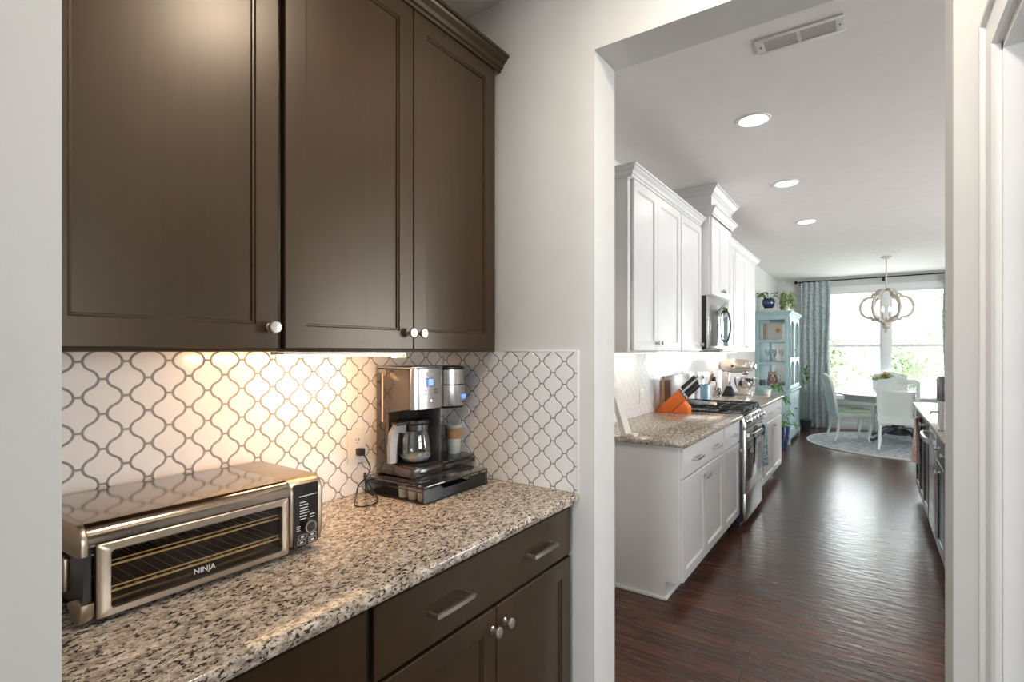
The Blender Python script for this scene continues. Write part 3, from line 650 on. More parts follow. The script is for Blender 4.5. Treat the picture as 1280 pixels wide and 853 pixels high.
MB().box(CX1-.002, CX1+.0055, 1.345, 1.45, CZ0+.010, CZ0+.026, .002).build('base_badge', 'gunmetal', t); MB().box(CX1-.003, CX1+.001, CYM+.018, CY1+.004, CZ0+.007, CZ0+.020, .002).build('base_badge', 'gunmetal', t)
m = MB().lathe([(.058, CZ0+.0385), (.058, CZ0+.0425), (.0001, CZ0+.043)], (-1.380, 1.385, 0), 28); m.build('warming_plate', 'black', t)
# carafe
cc = (-1.380, 1.385); cz = CZ0+.0432
t = thing('carafe', 'glass coffee carafe with steel handle standing in the coffee maker', 'carafe', (cc[0], cc[1], cz))
prof = [(.045, cz), (.052, cz+.006), (.0575, cz+.03), (.0575, cz+.055), (.052, cz+.095), (.046, cz+.118)]
m = MB().lathe(prof+[(r-.002, h) for r, h in prof[::-1]][:-1]+[(.043, cz+.0025)], (cc[0], cc[1], 0), 32, caps=False)
m.lathe([(.0001, cz), (.045, cz)], (cc[0], cc[1], 0), 32, caps=False); m.build('jug', 'cglass', t, smooth=60)
m = MB().lathe([(.047, cz+.116), (.0485, cz+.118), (.0485, cz+.138), (.047, cz+.140)], (cc[0], cc[1], 0), 32); m.build('collar', 'gunmetal', t)
m = MB().lathe([(.050, cz+.1405), (.052, cz+.144), (.050, cz+.154), (.0001, cz+.158)], (cc[0], cc[1], 0), 32).box(cc[0]-.016, cc[0]+.016, cc[1]-.105, cc[1]-.03, cz+.1415, cz+.153, .003); m.build('lid', 'black', t)
m = MB().lathe([(.0485, cz+.008), (.0555, cz+.024), (.0552, cz+.0245), (.0001, cz+.0246)], (cc[0], cc[1], 0), 28); m.build('coffee_stain', 'paleglaze', t)
hp = [(cc[0], cc[1]-.058, cz+.126), (cc[0]+.002, cc[1]-.098, cz+.134), (cc[0]+.004, cc[1]-.113, cz+.115), (cc[0]+.006, cc[1]-.121, cz+.07), (cc[0]+.008, cc[1]-.124, cz+.015)]
m = MB().strip(hp, [.03, .032, .032, .03, .026], .016, (1, 0, 0)); m.build('handle', 'darkchrome', t)
m = MB().strip([(p[0], p[1]+.013, p[2]) for p in hp[1:]], [.024, .024, .023, .02], .010, (1, 0, 0)); m.build('handle_grip', 'black', t)
# tumbler with cork band on the drip tray
m0 = (-1.405, 1.625, CZ0+.0337)
t = thing('tumbler', 'pale glazed cup with a brown cork band behind the coffee maker drip tray', 'cup', m0)
MB().lathe([(.026, m0[2]), (.027, m0[2]+.002), (.032, m0[2]+.060), (.029, m0[2]+.060), (.024, m0[2]+.006), (.0001, m0[2]+.005)], (m0[0], m0[1], 0), 26).build('cup_body', 'paleglaze', t)
MB().lathe([(.0325, m0[2]+.0605), (.0355, m0[2]+.104), (.032, m0[2]+.104), (.030, m0[2]+.0605)], (m0[0], m0[1], 0), 26, caps=False).build('cork_band', 'cork', t)
MB().lathe([(.0355, m0[2]+.1045), (.036, m0[2]+.116), (.0001, m0[2]+.117)], (m0[0], m0[1], 0), 26).build('lid', 'paleglaze', t)
# wall outlet
def outlet(label, X, yc, zc, plug=True, w_=.078, h_=.118):
    t = thing('wall_outlet', label, 'outlet', (X, yc, zc-h_/2))
    MB().box(X, X+.006, yc-w_/2, yc+w_/2, zc-h_/2, zc+h_/2, .0025).build('cover_plate', 'white_plastic', t)
    m = MB()
    for k in (-.02, .02):
        b = MB()
        m.lathe([(.0165, .006), (.0165, .0085), (.0155, .009)], (X, yc, zc+k), 20, 'x')
        for q in (-.006, .006): b.box(X+.009, X+.0094, yc+q-.0012, yc+q+.0012, zc+k-.001, zc+k+.008)
        b.box(X+.009, X+.0094, yc-.002, yc+.002, zc+k-.010, zc+k-.006); b.build('slots', 'black', t)
    m.build('socket', 'white_plastic', t)
    return t
outlet('white double wall outlet on the tile between the toaster oven and coffee maker', XL+.0062, 1.222, 1.085)
# power cord
t = thing('power_cord', 'tangled black power cord plugged into the outlet beside the coffee maker', 'cord', (-1.47, 1.22, ZC))
MB().box(XL+.0160, XL+.042, 1.212, 1.236, 1.053, 1.079, .004).build('plug', 'black', t)
pts = [(-1.480, 1.224, 1.060), (-1.462, 1.226, 1.045), (-1.452, 1.235, 1.01), (-1.45, 1.215, .985), (-1.462, 1.19, .955), (-1.44, 1.165, .930), (-1.40, 1.125, .9175), (-1.36, 1.13, .9175), (-1.36, 1.18, .9175), (-1.40, 1.22, .921), (-1.44, 1.225, .95), (-1.455, 1.21, .985), (-1.466, 1.225, .995), (-1.478, 1.238, .960), (-1.47, 1.242, .925), (-1.44, 1.238, .9175)]
def smooth_pts(p, k=5):
    p = [Vector(x) for x in p]; o = []
    for i in range(len(p)-1):
        a, b, c, d = p[max(i-1, 0)], p[i], p[i+1], p[min(i+2, len(p)-1)]
        for j in range(k):
            s = j/k; o.append(.5*((2*b)+(-a+c)*s+(2*a-5*b+4*c-d)*s*s+(-a+3*b-3*c+d)*s**3))
    return o+[p[-1]]
MB().tube(smooth_pts(pts), .0024, 7).build('cable', 'black', t)

# ------------------------------------------------------------------ white kitchen cabinets
XW = -1.18
WT = 2.468
A = wall_cabinet('white double-door wall cabinet nearest the opening, with paired knobs', 2.965, 3.958, XW, [(3.01, 3.437, 3.41), (3.44, 3.950, 3.475)], 'white', z1=WT)
B_ = wall_cabinet('white single-door wall cabinet between the double-door one and the microwave', 3.9585, 4.535, XW, [(3.968, 4.527, 4.495)], 'white', z1=WT)
MBX = -1.10
t = thing('wall_cabinet', 'taller white wall cabinet above the microwave, rising to the ceiling', 'cabinet', (-1.3, 4.9, 1.895))
MB().box(XL+.0005, MBX-.0205, 4.5355, 5.285, 1.895, 2.62, .0015).build('body', 'white', t)
cab_front(t, MBX-.02, 1, 4.55, 4.907, 1.90, 2.55, 'white', 'panel', 'door', 4.88, kz=1.955); cab_front(t, MBX-.02, 1, 4.911, 5.27, 1.90, 2.55, 'white', 'panel', 'door', 4.94, kz=1.955)
MB().box(XL+.0005, MBX+.0, 4.53, 5.29, 2.62, 2.735).build('frieze', 'white', t)
crown(crown_prof(2.56, .07, .05), 4.535, 5.285, 'crown', 'white', '', (MBX-.002, XL+.0005, True), t)
crown(crown_prof(2.725, .074, .06), 4.535, 5.285, 'crown', 'white', '', (MBX-.002, XL+.0005, True), t)
wall_cabinet('white wall cabinet above the stand mixer at the far end of the row', 5.2855, 6.985, XW, [(5.30, 5.85, 5.33), (5.87, 6.42, 6.385), (6.424, 6.975, 6.46)], 'white', z1=WT+.015)
m = MB(); pr = crown_prof(WT-.006, .066, .05)
m.rings([[(XL+.0005, 2.965-p, z) for p, z in pr], [(XW-.001+p, 2.965-p, z) for p, z in pr], [(XW-.001+p, 4.4795, z) for p, z in pr]])
tag(m.build('crown_moulding', 'white', smooth=20), 'white crown moulding on the wall cabinets nearest the opening', 'moulding')
pr = crown_prof(WT+.009, .066, .05)
m = MB().rings([[(XW+.0003+p, 5.342, z) for p, z in pr], [(XW+.0003+p, 6.9853+p, z) for p, z in pr], [(XL+.0005, 6.9853+p, z) for p, z in pr]])
tag(m.build('crown_moulding', 'white', smooth=20), 'white crown moulding on the far wall cabinets above the stand mixer', 'moulding')
for y0, y1, lab in ((3.1, 3.9, 'lit strip light under the white wall cabinet nearest the opening'), (6.0, 6.8, 'lit strip light under the white wall cabinet above the stand mixer')):
    t = thing('under_cabinet_light', lab, 'light', (-1.38, (y0+y1)/2, ZU-.014))
    MB().box(-1.42, -1.35, y0, y1, ZU-.008, ZU-.0005, .001).build('housing', 'white_plastic', t)
    MB().box(-1.41, -1.36, y0+.01, y1-.01, ZU-.013, ZU-.0082, .002).build('lens', 'ubulb', t)
    area('strip_lamp', (-1.385, (y0+y1)/2, ZU-.016), (0, .92, 0), .05, .75, UNDER_WHITE_W, (1, .86, .68), t)
XK = -.897
kw = dict(box='white', kz=.635, toe=.075)
base_cabinet('white base cabinet nearest the opening, wide drawer over double doors', 2.965, 3.972, [(2.985, 3.962, (3.24, 3.71))], [(2.985, 3.4715, 3.44), (3.4745, 3.962, 3.505)], 'white', XK, **kw)
base_cabinet('narrow white base cabinet between the wide one and the range', 3.9725, 4.515, [(3.985, 4.503, (4.245,))], [(3.985, 4.503, 4.47)], 'white', XK, **kw)
base_cabinet('white base cabinet past the range, drawers over double doors', 5.29, 6.87, [(5.305, 5.72, (5.51,)), (5.73, 6.29, (6.0,)), (6.295, 6.86, (6.58,))], [(5.305, 5.72, 5.69), (5.73, 6.29, 6.26), (6.294, 6.86, 6.33)], 'white', XK, **kw)
MB_ = MB().box(XL+.0005, XK-.07, 2.953, 2.9645, 0, .018, .004).box(XK-.082, XK-.066, 2.953, 4.51, 0, .018, .004)
struct(MB_.build('trim_3', 'trim'))
counter('speckled granite countertop on the white cabinets, left of the range, under the knife block', -.850, 2.93, 4.518)
counter('speckled granite countertop past the range, under the stand mixer', -.850, 5.283, 6.90, endb=True)
outlet('white wall outlet on the kitchen tile behind the cookbook easel', XL+.0062, 4.02, 1.07)
outlet('white wall outlet on the kitchen tile behind the stand mixer', XL+.0062, 6.22, 1.09)
# microwave
t = thing('microwave', 'stainless over-range microwave with a bowed handle', 'microwave', (-1.3, 4.91, 1.445))
MB().box(XL+.0065, -1.145, 4.5375, 5.283, 1.445, 1.8935, .003).build('body', 'blackmat', t)
m = MB().box(-1.1448, -1.122, 4.5375, 5.283, 1.447, 1.8925, .004); m.build('front', 'steel', t)
MB().box(-1.1225, -1.1195, 4.60, 5.225, 1.470, 1.83, .001).build('door_glass', 'tintglass', t)
MB().tube(smooth_pts([(-1.119, 5.13, 1.80), (-1.100, 5.13, 1.785), (-1.082, 5.13, 1.72), (-1.076, 5.13, 1.66), (-1.082, 5.13, 1.60), (-1.100, 5.13, 1.53), (-1.119, 5.13, 1.515)]), .009, 8).build('handle', 'gunmetal', t)
MB().box(-1.40, -1.2, 4.6, 5.22, 1.438, 1.4445, .002).build('vent_grille', 'gunmetal', t)
# ------------------------------------------------------------------ gas range
RX1 = -.862
t = thing('range', 'stainless gas range with black grates between the white cabinets', 'range', (-1.19, 4.9, 0))
m = MB().box(XL+.012, RX1, 4.5205, 5.2805, .045, .90, .002); m.build('body', 'navyside', t)
MB().box(XL+.012, RX1+.02, 4.5195, 5.2815, .9005, .922, .004).build('cooktop', 'enamel', t)
m = MB().prism([(RX1, .80), (RX1+.030, .80), (RX1+.034, .82), (RX1+.010, .905), (RX1+.004, .915), (RX1, .915)], 'y', 4.5205, 5.2805, .002); m.build('control_panel', 'steel', t, smooth=30)
for i in range(5):
    y = 4.60+i*.15
    m = MB().lathe([(.027, 0), (.027, .006), (.021, .010), (.0195, .034), (.0001, .036)], (0, 0, 0), 18, 'x').box(.03, .042, -.004, .004, -.019, .019, .001)
    m.xform(Matrix.Translation((RX1+.024, y, .858)) @ Matrix.Rotation(-.27, 4, 'Y')); m.build('burner_knob', 'chrome', t)
dr = MB().box(RX1+.001, RX1+.030, 4.525, 5.276, .285, .793, .004).build('oven_door', 'steel', t)
MB().box(RX1+.0295, RX1+.0325, 4.60, 5.20, .37, .685, .002).build('window', 'gloss_black', dr)
m = MB(); zz = .748
m.strip(smooth_pts([(RX1+.030, 4.555, zz), (RX1+.060, 4.565, zz), (RX1+.076, 4.65, zz), (RX1+.082, 4.90, zz), (RX1+.076, 5.15, zz), (RX1+.060, 5.235, zz), (RX1+.030, 5.245, zz)]), .014, .030); m.build('handle', 'steel', dr)
MB().box(RX1+.001, RX1+.028, 4.525, 5.276, .055, .278, .005).build('drawer', 'steel', t)
MB().box(XL+.1, RX1-.02, 4.54, 5.26, .0, .045).build('plinth', 'black', t)
MB().box(XL+.0125, XL+.03, 4.53, 5.27, .922, 1.205, .004).build('back_guard', 'darkchrome', t)
for k in range(3):   # grates
    y0 = 4.537+k*.243; y1 = y0+.238; m = MB(); x0, x1, zg = XL+.06, RX1+.0, .958
    for x in (x0, x1): m.box(x-.007, x+.007, y0, y1, zg-.012, zg, .002)
    for y in (y0+.007, y1-.007): m.box(x0, x1, y-.007, y+.007, zg-.012, zg, .002)
    for x in [x0+(x1-x0)*q for q in (.17, .33, .5, .67, .83)]: m.box(x-.005, x+.005, y0+.004, y1-.004, zg-.008, zg+.002, .002)
    m.box(x0, x1, (y0+y1)/2-.005, (y0+y1)/2+.005, zg-.008, zg+.002, .002)
    for x in (x0, x1):
        for y in (y0+.008, y1-.008): m.box(x-.006, x+.006, y-.006, y+.006, .9221, zg-.011)
    m.build('grate', 'iron', t)
for x in (-1.36, -1.03):
    for y in (4.66, 4.90, 5.14): MB().lathe([(.045, .9222), (.045, .930), (.030, .934), (.030, .942), (.0001, .943)], (x, y, 0), 20).build('burner', 'iron', t)
# towel over the oven handle
def hanging_cloth(name, mat, label, cat, x, y, z, n, wd, L, th=.004, gather=.012, back=.25, seed=0, waves=3):
    """folded cloth hung over a bar at (x, z) running along Y; falls on the outside (n)"""
    rnd = random.Random(seed); m = MB(); ny, nz = 17, 16
    def sheet(off, LL):
        g = []
        for j in range(nz+1):
            f = j/nz; row = []
            for i in range(ny+1):
                a = i/ny-.5
                yy = y+a*wd*(1-.22*f*(1-f)*4*.5-.10*(1-f)); dx = off*(.010+gather*f*math.sin(waves*2*PI*a+seed)*.9+.004*math.sin(7*a+3*f))
                row.append((x+n*dx, yy, z+.010-LL*f-.012*f*a))
            g.append(row)
        return g
    F = sheet(1, L); Bk = [[(2*x-p[0] if False else x-n*.012, p[1], z+.010-L*back*(j/nz)) for p in r] for j, r in enumerate(F)]
    rows = Bk[::-1]+[[(x, p[1], z+.016) for p in F[0]]]+F
    for off in (0, th):
        V = [[m.bm.verts.new((p[0]+n*off*(1 if k > nz else -1 if k < nz else 0), p[1], p[2]+(off if k == nz+1 else 0))) for p in r] for k, r in enumerate(rows)]
        for a, b in zip(V, V[1:]):
            for i in range(ny): m.bm.faces.new((a[i], a[i+1], b[i+1], b[i]))
    return tag(m.build(name, mat, smooth=80, norm=False), label, cat)
hanging_cloth('dish_towel', 'teal_towel', 'teal and white patterned dish towel hanging on the range door handle', 'towel', RX1+.078, 5.10, .763, 1, .17, .36, seed=1)

# ------------------------------------------------------------------ things on the kitchen counter
kb = (-1.385, 4.40)
t = thing('knife_block', 'bright orange slanted knife block on the kitchen counter', 'knife block', (kb[0], kb[1], ZC))
m = MB().prism([(-1.512, ZC+.001), (-1.375, ZC+.001), (-1.262, ZC+.118), (-1.318, ZC+.197)], 'y', kb[1]-.06, kb[1]+.055, .003); m.build('slotted_block', 'orange', t, smooth=30)
m = MB().prism([(-1.370, ZC+.001), (-1.240, ZC+.001), (-1.240, ZC+.05), (-1.282, ZC+.092)], 'y', kb[1]-.056, kb[1]+.051, .003); m.build('support_wedge', 'orange', t, smooth=30)
m = MB().prism([(-1.3175, ZC+.1985), (-1.2615, ZC+.1195), (-1.2600, ZC+.1205), (-1.316, ZC+.1995)], 'y', kb[1]-.055, kb[1]+.05); m.build('slot_plate', 'black', t, smooth=0)
def knife(f, y, L, fat, label, steelh):
    """f: place along the slotted face (0 top, 1 bottom)"""
    p = Vector((-1.316+.056*f, kb[1]+y, ZC+.199-.079*f)); d = Vector((.72, 0, .69)).normalized(); p = p+d*.0025
    L *= 1.28; t = thing('kitchen_knife', label, 'knife', p, 'knives in the orange block')
    u = Vector((.69, 0, -.72)).normalized()
    m = MB().strip([p, p+d*.018], .004, fat*.95, u); m.build('bolster', 'chrome', t)
    m = MB().strip([p+d*.018, p+d*(.3*L), p+d*(.7*L), p+d*L], [.012, .014, .013, .015], fat, u); h = m.build('handle', 'steel' if steelh else 'black', t)
    m = MB().strip([p+d*L, p+d*(L+.006)], .014, fat, u); m.build('end_cap', 'chrome', t)
kdef = [(.10, -.040, .13, .022, 'black-handled knife topmost at the near side of the orange block', 0), (.16, -.010, .125, .02, 'steel-handled knife at the top middle of the orange block', 1), (.14, .022, .13, .02, 'steel-handled knife at the top far side of the orange block', 1),
        (.40, -.042, .115, .016, 'steel-handled knife second row down, near side of the orange block', 1), (.42, -.012, .12, .016, 'black-handled knife second row down, middle of the orange block', 0), (.40, .02, .115, .016, 'steel-handled knife second row down, far side of the orange block', 1),
        (.66, -.042, .125, .016, 'black-handled knife third row down, near side of the orange block', 0), (.66, .0, .11, .016, 'black-handled knife third row down, far side of the orange block', 0), (.90, -.035, .12, .015, 'black-handled knife lowest, near side of the orange block', 0), (.90, .01, .105, .015, 'black-handled knife lowest, far side of the orange block', 0)]
for k in kdef: knife(*k)
t = thing('wooden_box', 'upright dark walnut block with a pale side behind the orange knife block', 'wooden block', (-1.46, 4.49, ZC))
MB().prism([(-1.475, ZC+.001), (-1.412, ZC+.001), (-1.425, ZC+.262), (-1.475, ZC+.262)], 'y', 4.468, 4.514).build('dark_face', 'walnut', t, smooth=0)
MB().prism([(-1.513, ZC+.001), (-1.4755, ZC+.001), (-1.4755, ZC+.264), (-1.495, ZC+.264)], 'y', 4.466, 4.514).build('pale_side', 'maple', t, smooth=0)
# cookbook easel
t = thing('cookbook_easel', 'whitewashed wooden easel leaning near the end of the kitchen counter', 'easel', (-1.27, 3.01, ZC))
MB().prism([(-1.238, ZC+.001), (-1.203, ZC+.001), (-1.292, 1.195), (-1.318, 1.195)], 'y', 2.955, 3.045, .003).build('front_board', 'palewood', t, smooth=0)
MB().prism([(-1.400, ZC+.001), (-1.380, ZC+.001), (-1.294, 1.12), (-1.304, 1.12)], 'y', 2.985, 3.025, .002).build('rear_strut', 'palewood', t, smooth=0)
MB().prism([(-1.235, ZC+.001), (-1.16, ZC+.001), (-1.16, ZC+.016), (-1.205, ZC+.016)], 'y', 2.96, 3.04, .002).build('ledge', 'palewood', t, smooth=0)
# utensil crock
c = (-1.42, 5.60)
t = thing('utensil_crock', 'light blue utensil crock past the range', 'crock', (*c, ZC))
MB().lathe([(.046, ZC+.0005), (.050, ZC+.004), (.052, ZC+.165), (.050, ZC+.172), (.046, ZC+.168), (.045, ZC+.01), (.0001, ZC+.008)], (*c, 0), 26).build('pot', 'skyblue', t)
def utensil(name, lab, dx, dy, L, mat, head):
    p0 = Vector((c[0]-dx*.3, c[1]-dy*.3+.0, ZC+.02)); d = Vector((dx, dy, .19)).normalized(); p1 = p0+d*L
    t = thing(name, lab, 'utensil', p0, 'utensils in the blue crock')
    MB().tube([p0, p1], .005, 7).build('handle', mat, t)
    m = MB(); m.ball((0, 0, 0), head, 12, 7); m.xform(Matrix.Translation(p1+d*head[2]*.8) @ d.to_track_quat('Z', 'Y').to_matrix().to_4x4()); m.build('head', mat, t)
utensil('wooden_spoon', 'pale wooden spoon leaning right in the light blue crock', .055, .015, .24, 'maple', (.024, .008, .034))
utensil('spatula', 'brown spatula leaning furthest right in the light blue crock', .078, -.016, .225, 'walnut', (.022, .004, .035))
utensil('ladle', 'steel ladle leaning left in the light blue crock', -.03, -.03, .21, 'chrome', (.025, .018, .025))
# oven mitt on the grates
t = thing('oven_mitt', 'grey oven mitt with a cream cuff lying on the range grates', 'oven mitt', (-1.2, 4.66, .961))
sec = [(-1.36, .020, .006), (-1.345, .050, .016), (-1.29, .065, .022), (-1.23, .058, .020), (-1.18, .048, .016), (-1.145, .042, .013)]
def ovals(sec, y, z, n=14): return [[(x, y+a*math.cos(2*PI*i/n)+(x+1.25)*.15, z+b+b*math.sin(2*PI*i/n)) for i in range(n)] for x, a, b in sec]
m = MB().rings(ovals(sec, 4.655, .961)); m.ball((-1.24, 4.60, .976), (.045, .022, .014), 12, 7); m.build('mitt', 'grey_cloth', t, 80)
m = MB().rings(ovals([(-1.146, .044, .014), (-1.105, .046, .014), (-1.10, .040, .010)], 4.655, .961)); m.build('cuff', 'cream', t, 60)
# stand mixer
mc = (-1.345, 6.66)
t = thing('stand_mixer', 'pearl stand mixer with steel bowl at the far end of the kitchen counter', 'mixer', (*mc, ZC)); y = mc[1]
m = MB().prism([(-1.495, y-.075), (-1.43, y-.10), (-1.18, y-.105), (-1.155, y-.07), (-1.155, y+.07), (-1.18, y+.105), (-1.43, y+.10), (-1.495, y+.075)], 'z', ZC+.002, ZC+.035, .006); m.build('base', 'mixer', t)
m = MB().prism([(-1.495, ZC+.03), (-1.395, ZC+.03), (-1.42, ZC+.12), (-1.405, ZC+.27), (-1.485, ZC+.27)], 'y', y-.055, y+.055, .012); m.build('column', 'mixer', t)
n = 18; hs = [(-1.515, .02, .02), (-1.505, .055, .055), (-1.46, .075, .078), (-1.36, .078, .082), (-1.25, .072, .074), (-1.18, .062, .062), (-1.150, .045, .045), (-1.143, .02, .02)]
m = MB().rings([[(x, y+a*math.cos(2*PI*i/n), ZC+.335+b*math.sin(2*PI*i/n)+(.006 if math.sin(2*PI*i/n) > 0 else 0)) for i in range(n)] for x, a, b in hs]); m.build('motor_head', 'mixer', t, 60)
MB().lathe([(.032, -1.150), (.034, -1.125), (.028, -1.118), (.0001, -1.117)], (0, y, ZC+.335), 20, 'x').build('attachment_hub', 'chrome', t)
m = MB().rings([[(x, y+a*math.cos(2*PI*i/n), ZC+.318+.014*math.sin(2*PI*i/n)) for i in range(n)] for x, a in ((-1.46, .077), (-1.36, .081), (-1.25, .075), (-1.17, .062))]); m.build('trim_band', 'chrome', t, 60)
m = MB().lathe([(.03, ZC+.235), (.04, ZC+.255), (.04, ZC+.27)], (-1.235, y, 0), 18).tube([(-1.235, y, ZC+.24), (-1.235, y, ZC+.12)], .008); m.build('beater', 'chrome', t)
m = MB().lathe([(.055, ZC+.036), (.060, ZC+.045), (.085, ZC+.085), (.105, ZC+.14), (.110, ZC+.20), (.113, ZC+.203), (.107, ZC+.202), (.100, ZC+.14), (.05, ZC+.05), (.0001, ZC+.048)], (-1.25, y, 0), 30); bw = m.build('bowl', 'chrome', t)
MB().tube(smooth_pts([(-1.145, y-.01, ZC+.185), (-1.105, y-.012, ZC+.20), (-1.09, y-.014, ZC+.175), (-1.105, y-.012, ZC+.12), (-1.155, y-.01, ZC+.105)]), .008, 8).build('bowl_handle', 'chrome', bw)
MB().lathe([(.014, 0), (.016, .012), (.010, .02), (.0001, .021)], (-1.36, y-.1, ZC+.335), 12, 'y').xform(Matrix.Translation((0, -.0, 0))).build('speed_knob', 'black', t)
t = thing('power_cord', 'coiled black cord and adapter plugged in beside the stand mixer', 'cord', (-1.45, 6.25, ZC))
MB().box(XL+.0158, XL+.055, 6.19, 6.25, 1.085, 1.135, .006).build('adapter', 'blackmat', t)
cl = [(XL+.055, 6.22, 1.09), (-1.455, 6.22, 1.05), (-1.47, 6.24, 1.0), (-1.46, 6.27, .95)]
for i in range(26): a = i*.75; cl.append((-1.44+.012*math.sin(i), 6.26+.05*math.cos(a), .965+.043*math.sin(a)))
cl += [(-1.43, 6.27, .921), (-1.435, 6.24, .918)]
MB().tube(smooth_pts(cl, 4), .0035, 6).build('cable', 'blackmat', t)
t = thing('smart_display', 'small dark tilted display with a blue screen in front of the stand mixer', 'display', (-1.33, 6.36, ZC))
m = MB().prism([(-1.42, ZC+.001), (-1.30, ZC+.001), (-1.30, ZC+.012), (-1.345, ZC+.115), (-1.37, ZC+.115)], 'y', 6.30, 6.45, .005); m.build('housing', 'blackmat', t)
m = MB().quad((-1.299, 6.31, ZC+.018), (-1.299, 6.44, ZC+.018), (-1.339, 6.44, ZC+.108), (-1.339, 6.31, ZC+.108)); m.bm.faces.ensure_lookup_table(); bmesh.ops.solidify(m.bm, geom=m.bm.faces[:], thickness=.002); m.xform(Matrix.Translation((.0025, 0, .001))); m.build('screen', 'screen', t, smooth=0)

# ------------------------------------------------------------------ hutch and what stands in and on it
HX0, HX1, HY0, HY1, HZ, HM = XL+.003, -1.045, 9.0, 10.32, 2.03, .80
t = thing('hutch', 'aqua painted display hutch with glazed side against the left wall', 'hutch', (-1.28, 9.66, 0))
m = MB().box(HX0, HX1-.012, HY0, HY1, .09, HM, .003); m.build('lower_case', 'hutch', t)
m = MB().box(HX0, HX1+.03, HY0-.025, HY1+.025, HM, HM+.03, .006); m.build('waist_board', 'hutch', t)
m = MB()   # scalloped plinth
def scallop(a0, a1, n, zt_=.12, base=.055, foot=.10):
    pts = [(a0, zt_), (a0, .0), (a0+foot, .0)]
    for i in range(n*6+1):
        f = i/(n*6); a = a0+foot+(a1-a0-2*foot)*f; pts.append((a, base+.022*abs(math.sin(PI*f*n))))
    return pts+[(a1-foot, 0), (a1, 0), (a1, zt_)]
m.prism(scallop(HY0-.012, HY1+.012, 5), 'x', HX1-.012, HX1+.012)
m.prism(scallop(HX0, HX1+.012, 2, foot=.06), 'y', HY0-.014, HY0-.0005); m.build('scalloped_plinth', 'hutch', t, smooth=20)
for y0, y1, k in ((HY0+.03, (HY0+HY1)/2-.002, 9.62), ((HY0+HY1)/2+.002, HY1-.03, 9.70)):
    d = MB().panel_door((HX1-.012, y0, .15), (0, 1, 0), (0, 0, 1), (1, 0, 0), y1-y0, HM-.18, .065).build('lower_door', 'hutch', t, 20)
    add_knob((HX1+.008, k, .5), 1, d, .014, 'gunmetal')
# upper case: posts, rails, back, shelves
z0h, z1h = HM+.03, HZ-.05
m = MB()
ps = .05
for x0, x1 in ((HX0, HX0+ps), (HX1-ps-.01, HX1-.01)):
    m.box(x0, x1, HY0, HY0+.03, z0h, z1h, .003).box(x0, x1, HY1-.03, HY1, z0h, z1h, .003)
zs = [z0h+.05, z0h+.42, z0h+.78]
for yy in ((HY0+.001, HY0+.029), (HY1-.029, HY1-.001)):
    for a, b in ((z0h, z0h+.06), (z0h+.39, z0h+.43), (z0h+.74, z0h+.78), (z1h-.06, z1h)): m.box(HX0+ps, HX1-ps-.01, *yy, a, b)
m.box(HX0, HX0+.012, HY0+.03, HY1-.03, z0h, z1h).box(HX0, HX1-.01, HY0, HY1, z1h, z1h+.012)
m.box(HX1-.035, HX1-.011, HY0+.03, HY0+.06, z0h, z1h).box(HX1-.035, HX1-.011, HY1-.06, HY1-.03, z0h, z1h).box(HX1-.035, HX1-.011, HY0+.06, HY1-.06, z1h-.06, z1h).box(HX1-.035, HX1-.011, HY0+.06, HY1-.06, z0h, z0h+.04)
m.build('upper_case', 'hutch', t)
m = MB()
for z in (z0h+.41, z0h+.76): m.box(HX0+.013, HX1-.04, HY0+.031, HY1-.031, z-.008, z+.008)
m.build('shelves', 'aqua_in', t, smooth=0)
MB().box(HX0+ps, HX1-ps-.01, HY0+.012, HY0+.016, z0h+.06, z1h-.06).build('side_glass', 'glass', t, smooth=0)
pr = crown_prof(z1h-.005, .075, .055)
m = MB().rings([[(HX0, HY0-p, z) for p, z in pr], [(HX1-.01+p, HY0-p, z) for p, z in pr], [(HX1-.01+p, HY1+p, z) for p, z in pr], [(HX0, HY1+p, z) for p, z in pr]]); m.build('crown', 'hutch', t, 20)
for y0, y1, k in ((HY0+.035, (HY0+HY1)/2-.002, 9.625), ((HY0+HY1)/2+.002, HY1-.035, 9.695)):
    m = MB(); xa, xb = HX1-.010, HX1+.010; fw = .05; ym = (y0+y1)/2
    m.box(xa, xb, y0, y0+fw, z0h+.005, z1h-.01, .003).box(xa, xb, y1-fw, y1, z0h+.005, z1h-.01, .003).box(xa, xb, y0+fw, y1-fw, z0h+.005, z0h+.07, .002)
    for zb_, zt_ in ((z0h+.07, z0h+.50), (z0h+.50, z1h-.01)):   # two arched lights
        arc = [(ym+(y1-y0-2*fw)/2*math.cos(PI*i/12), zt_-.19+.13*math.sin(PI*i/12)) for i in range(13)]
        m.prism([(y1-fw, zt_), (y0+fw, zt_)]+arc[::-1], 'x', xa, xb)
    for f in (.33, .67): yy = y0+fw+(y1-y0-2*fw)*f; m.box(xa+.003, xb-.003, yy-.009, yy+.009, z0h+.07, z1h-.08)
    d = m.build('upper_door', 'hutch', t, 20)
    MB().box(HX1-.002, HX1+.002, y0+fw, y1-fw, z0h+.07, z1h-.07).build('door_glass', 'glass', d, smooth=0)
    add_knob((xb, k, z0h+.62), 1, d, .014, 'gunmetal')
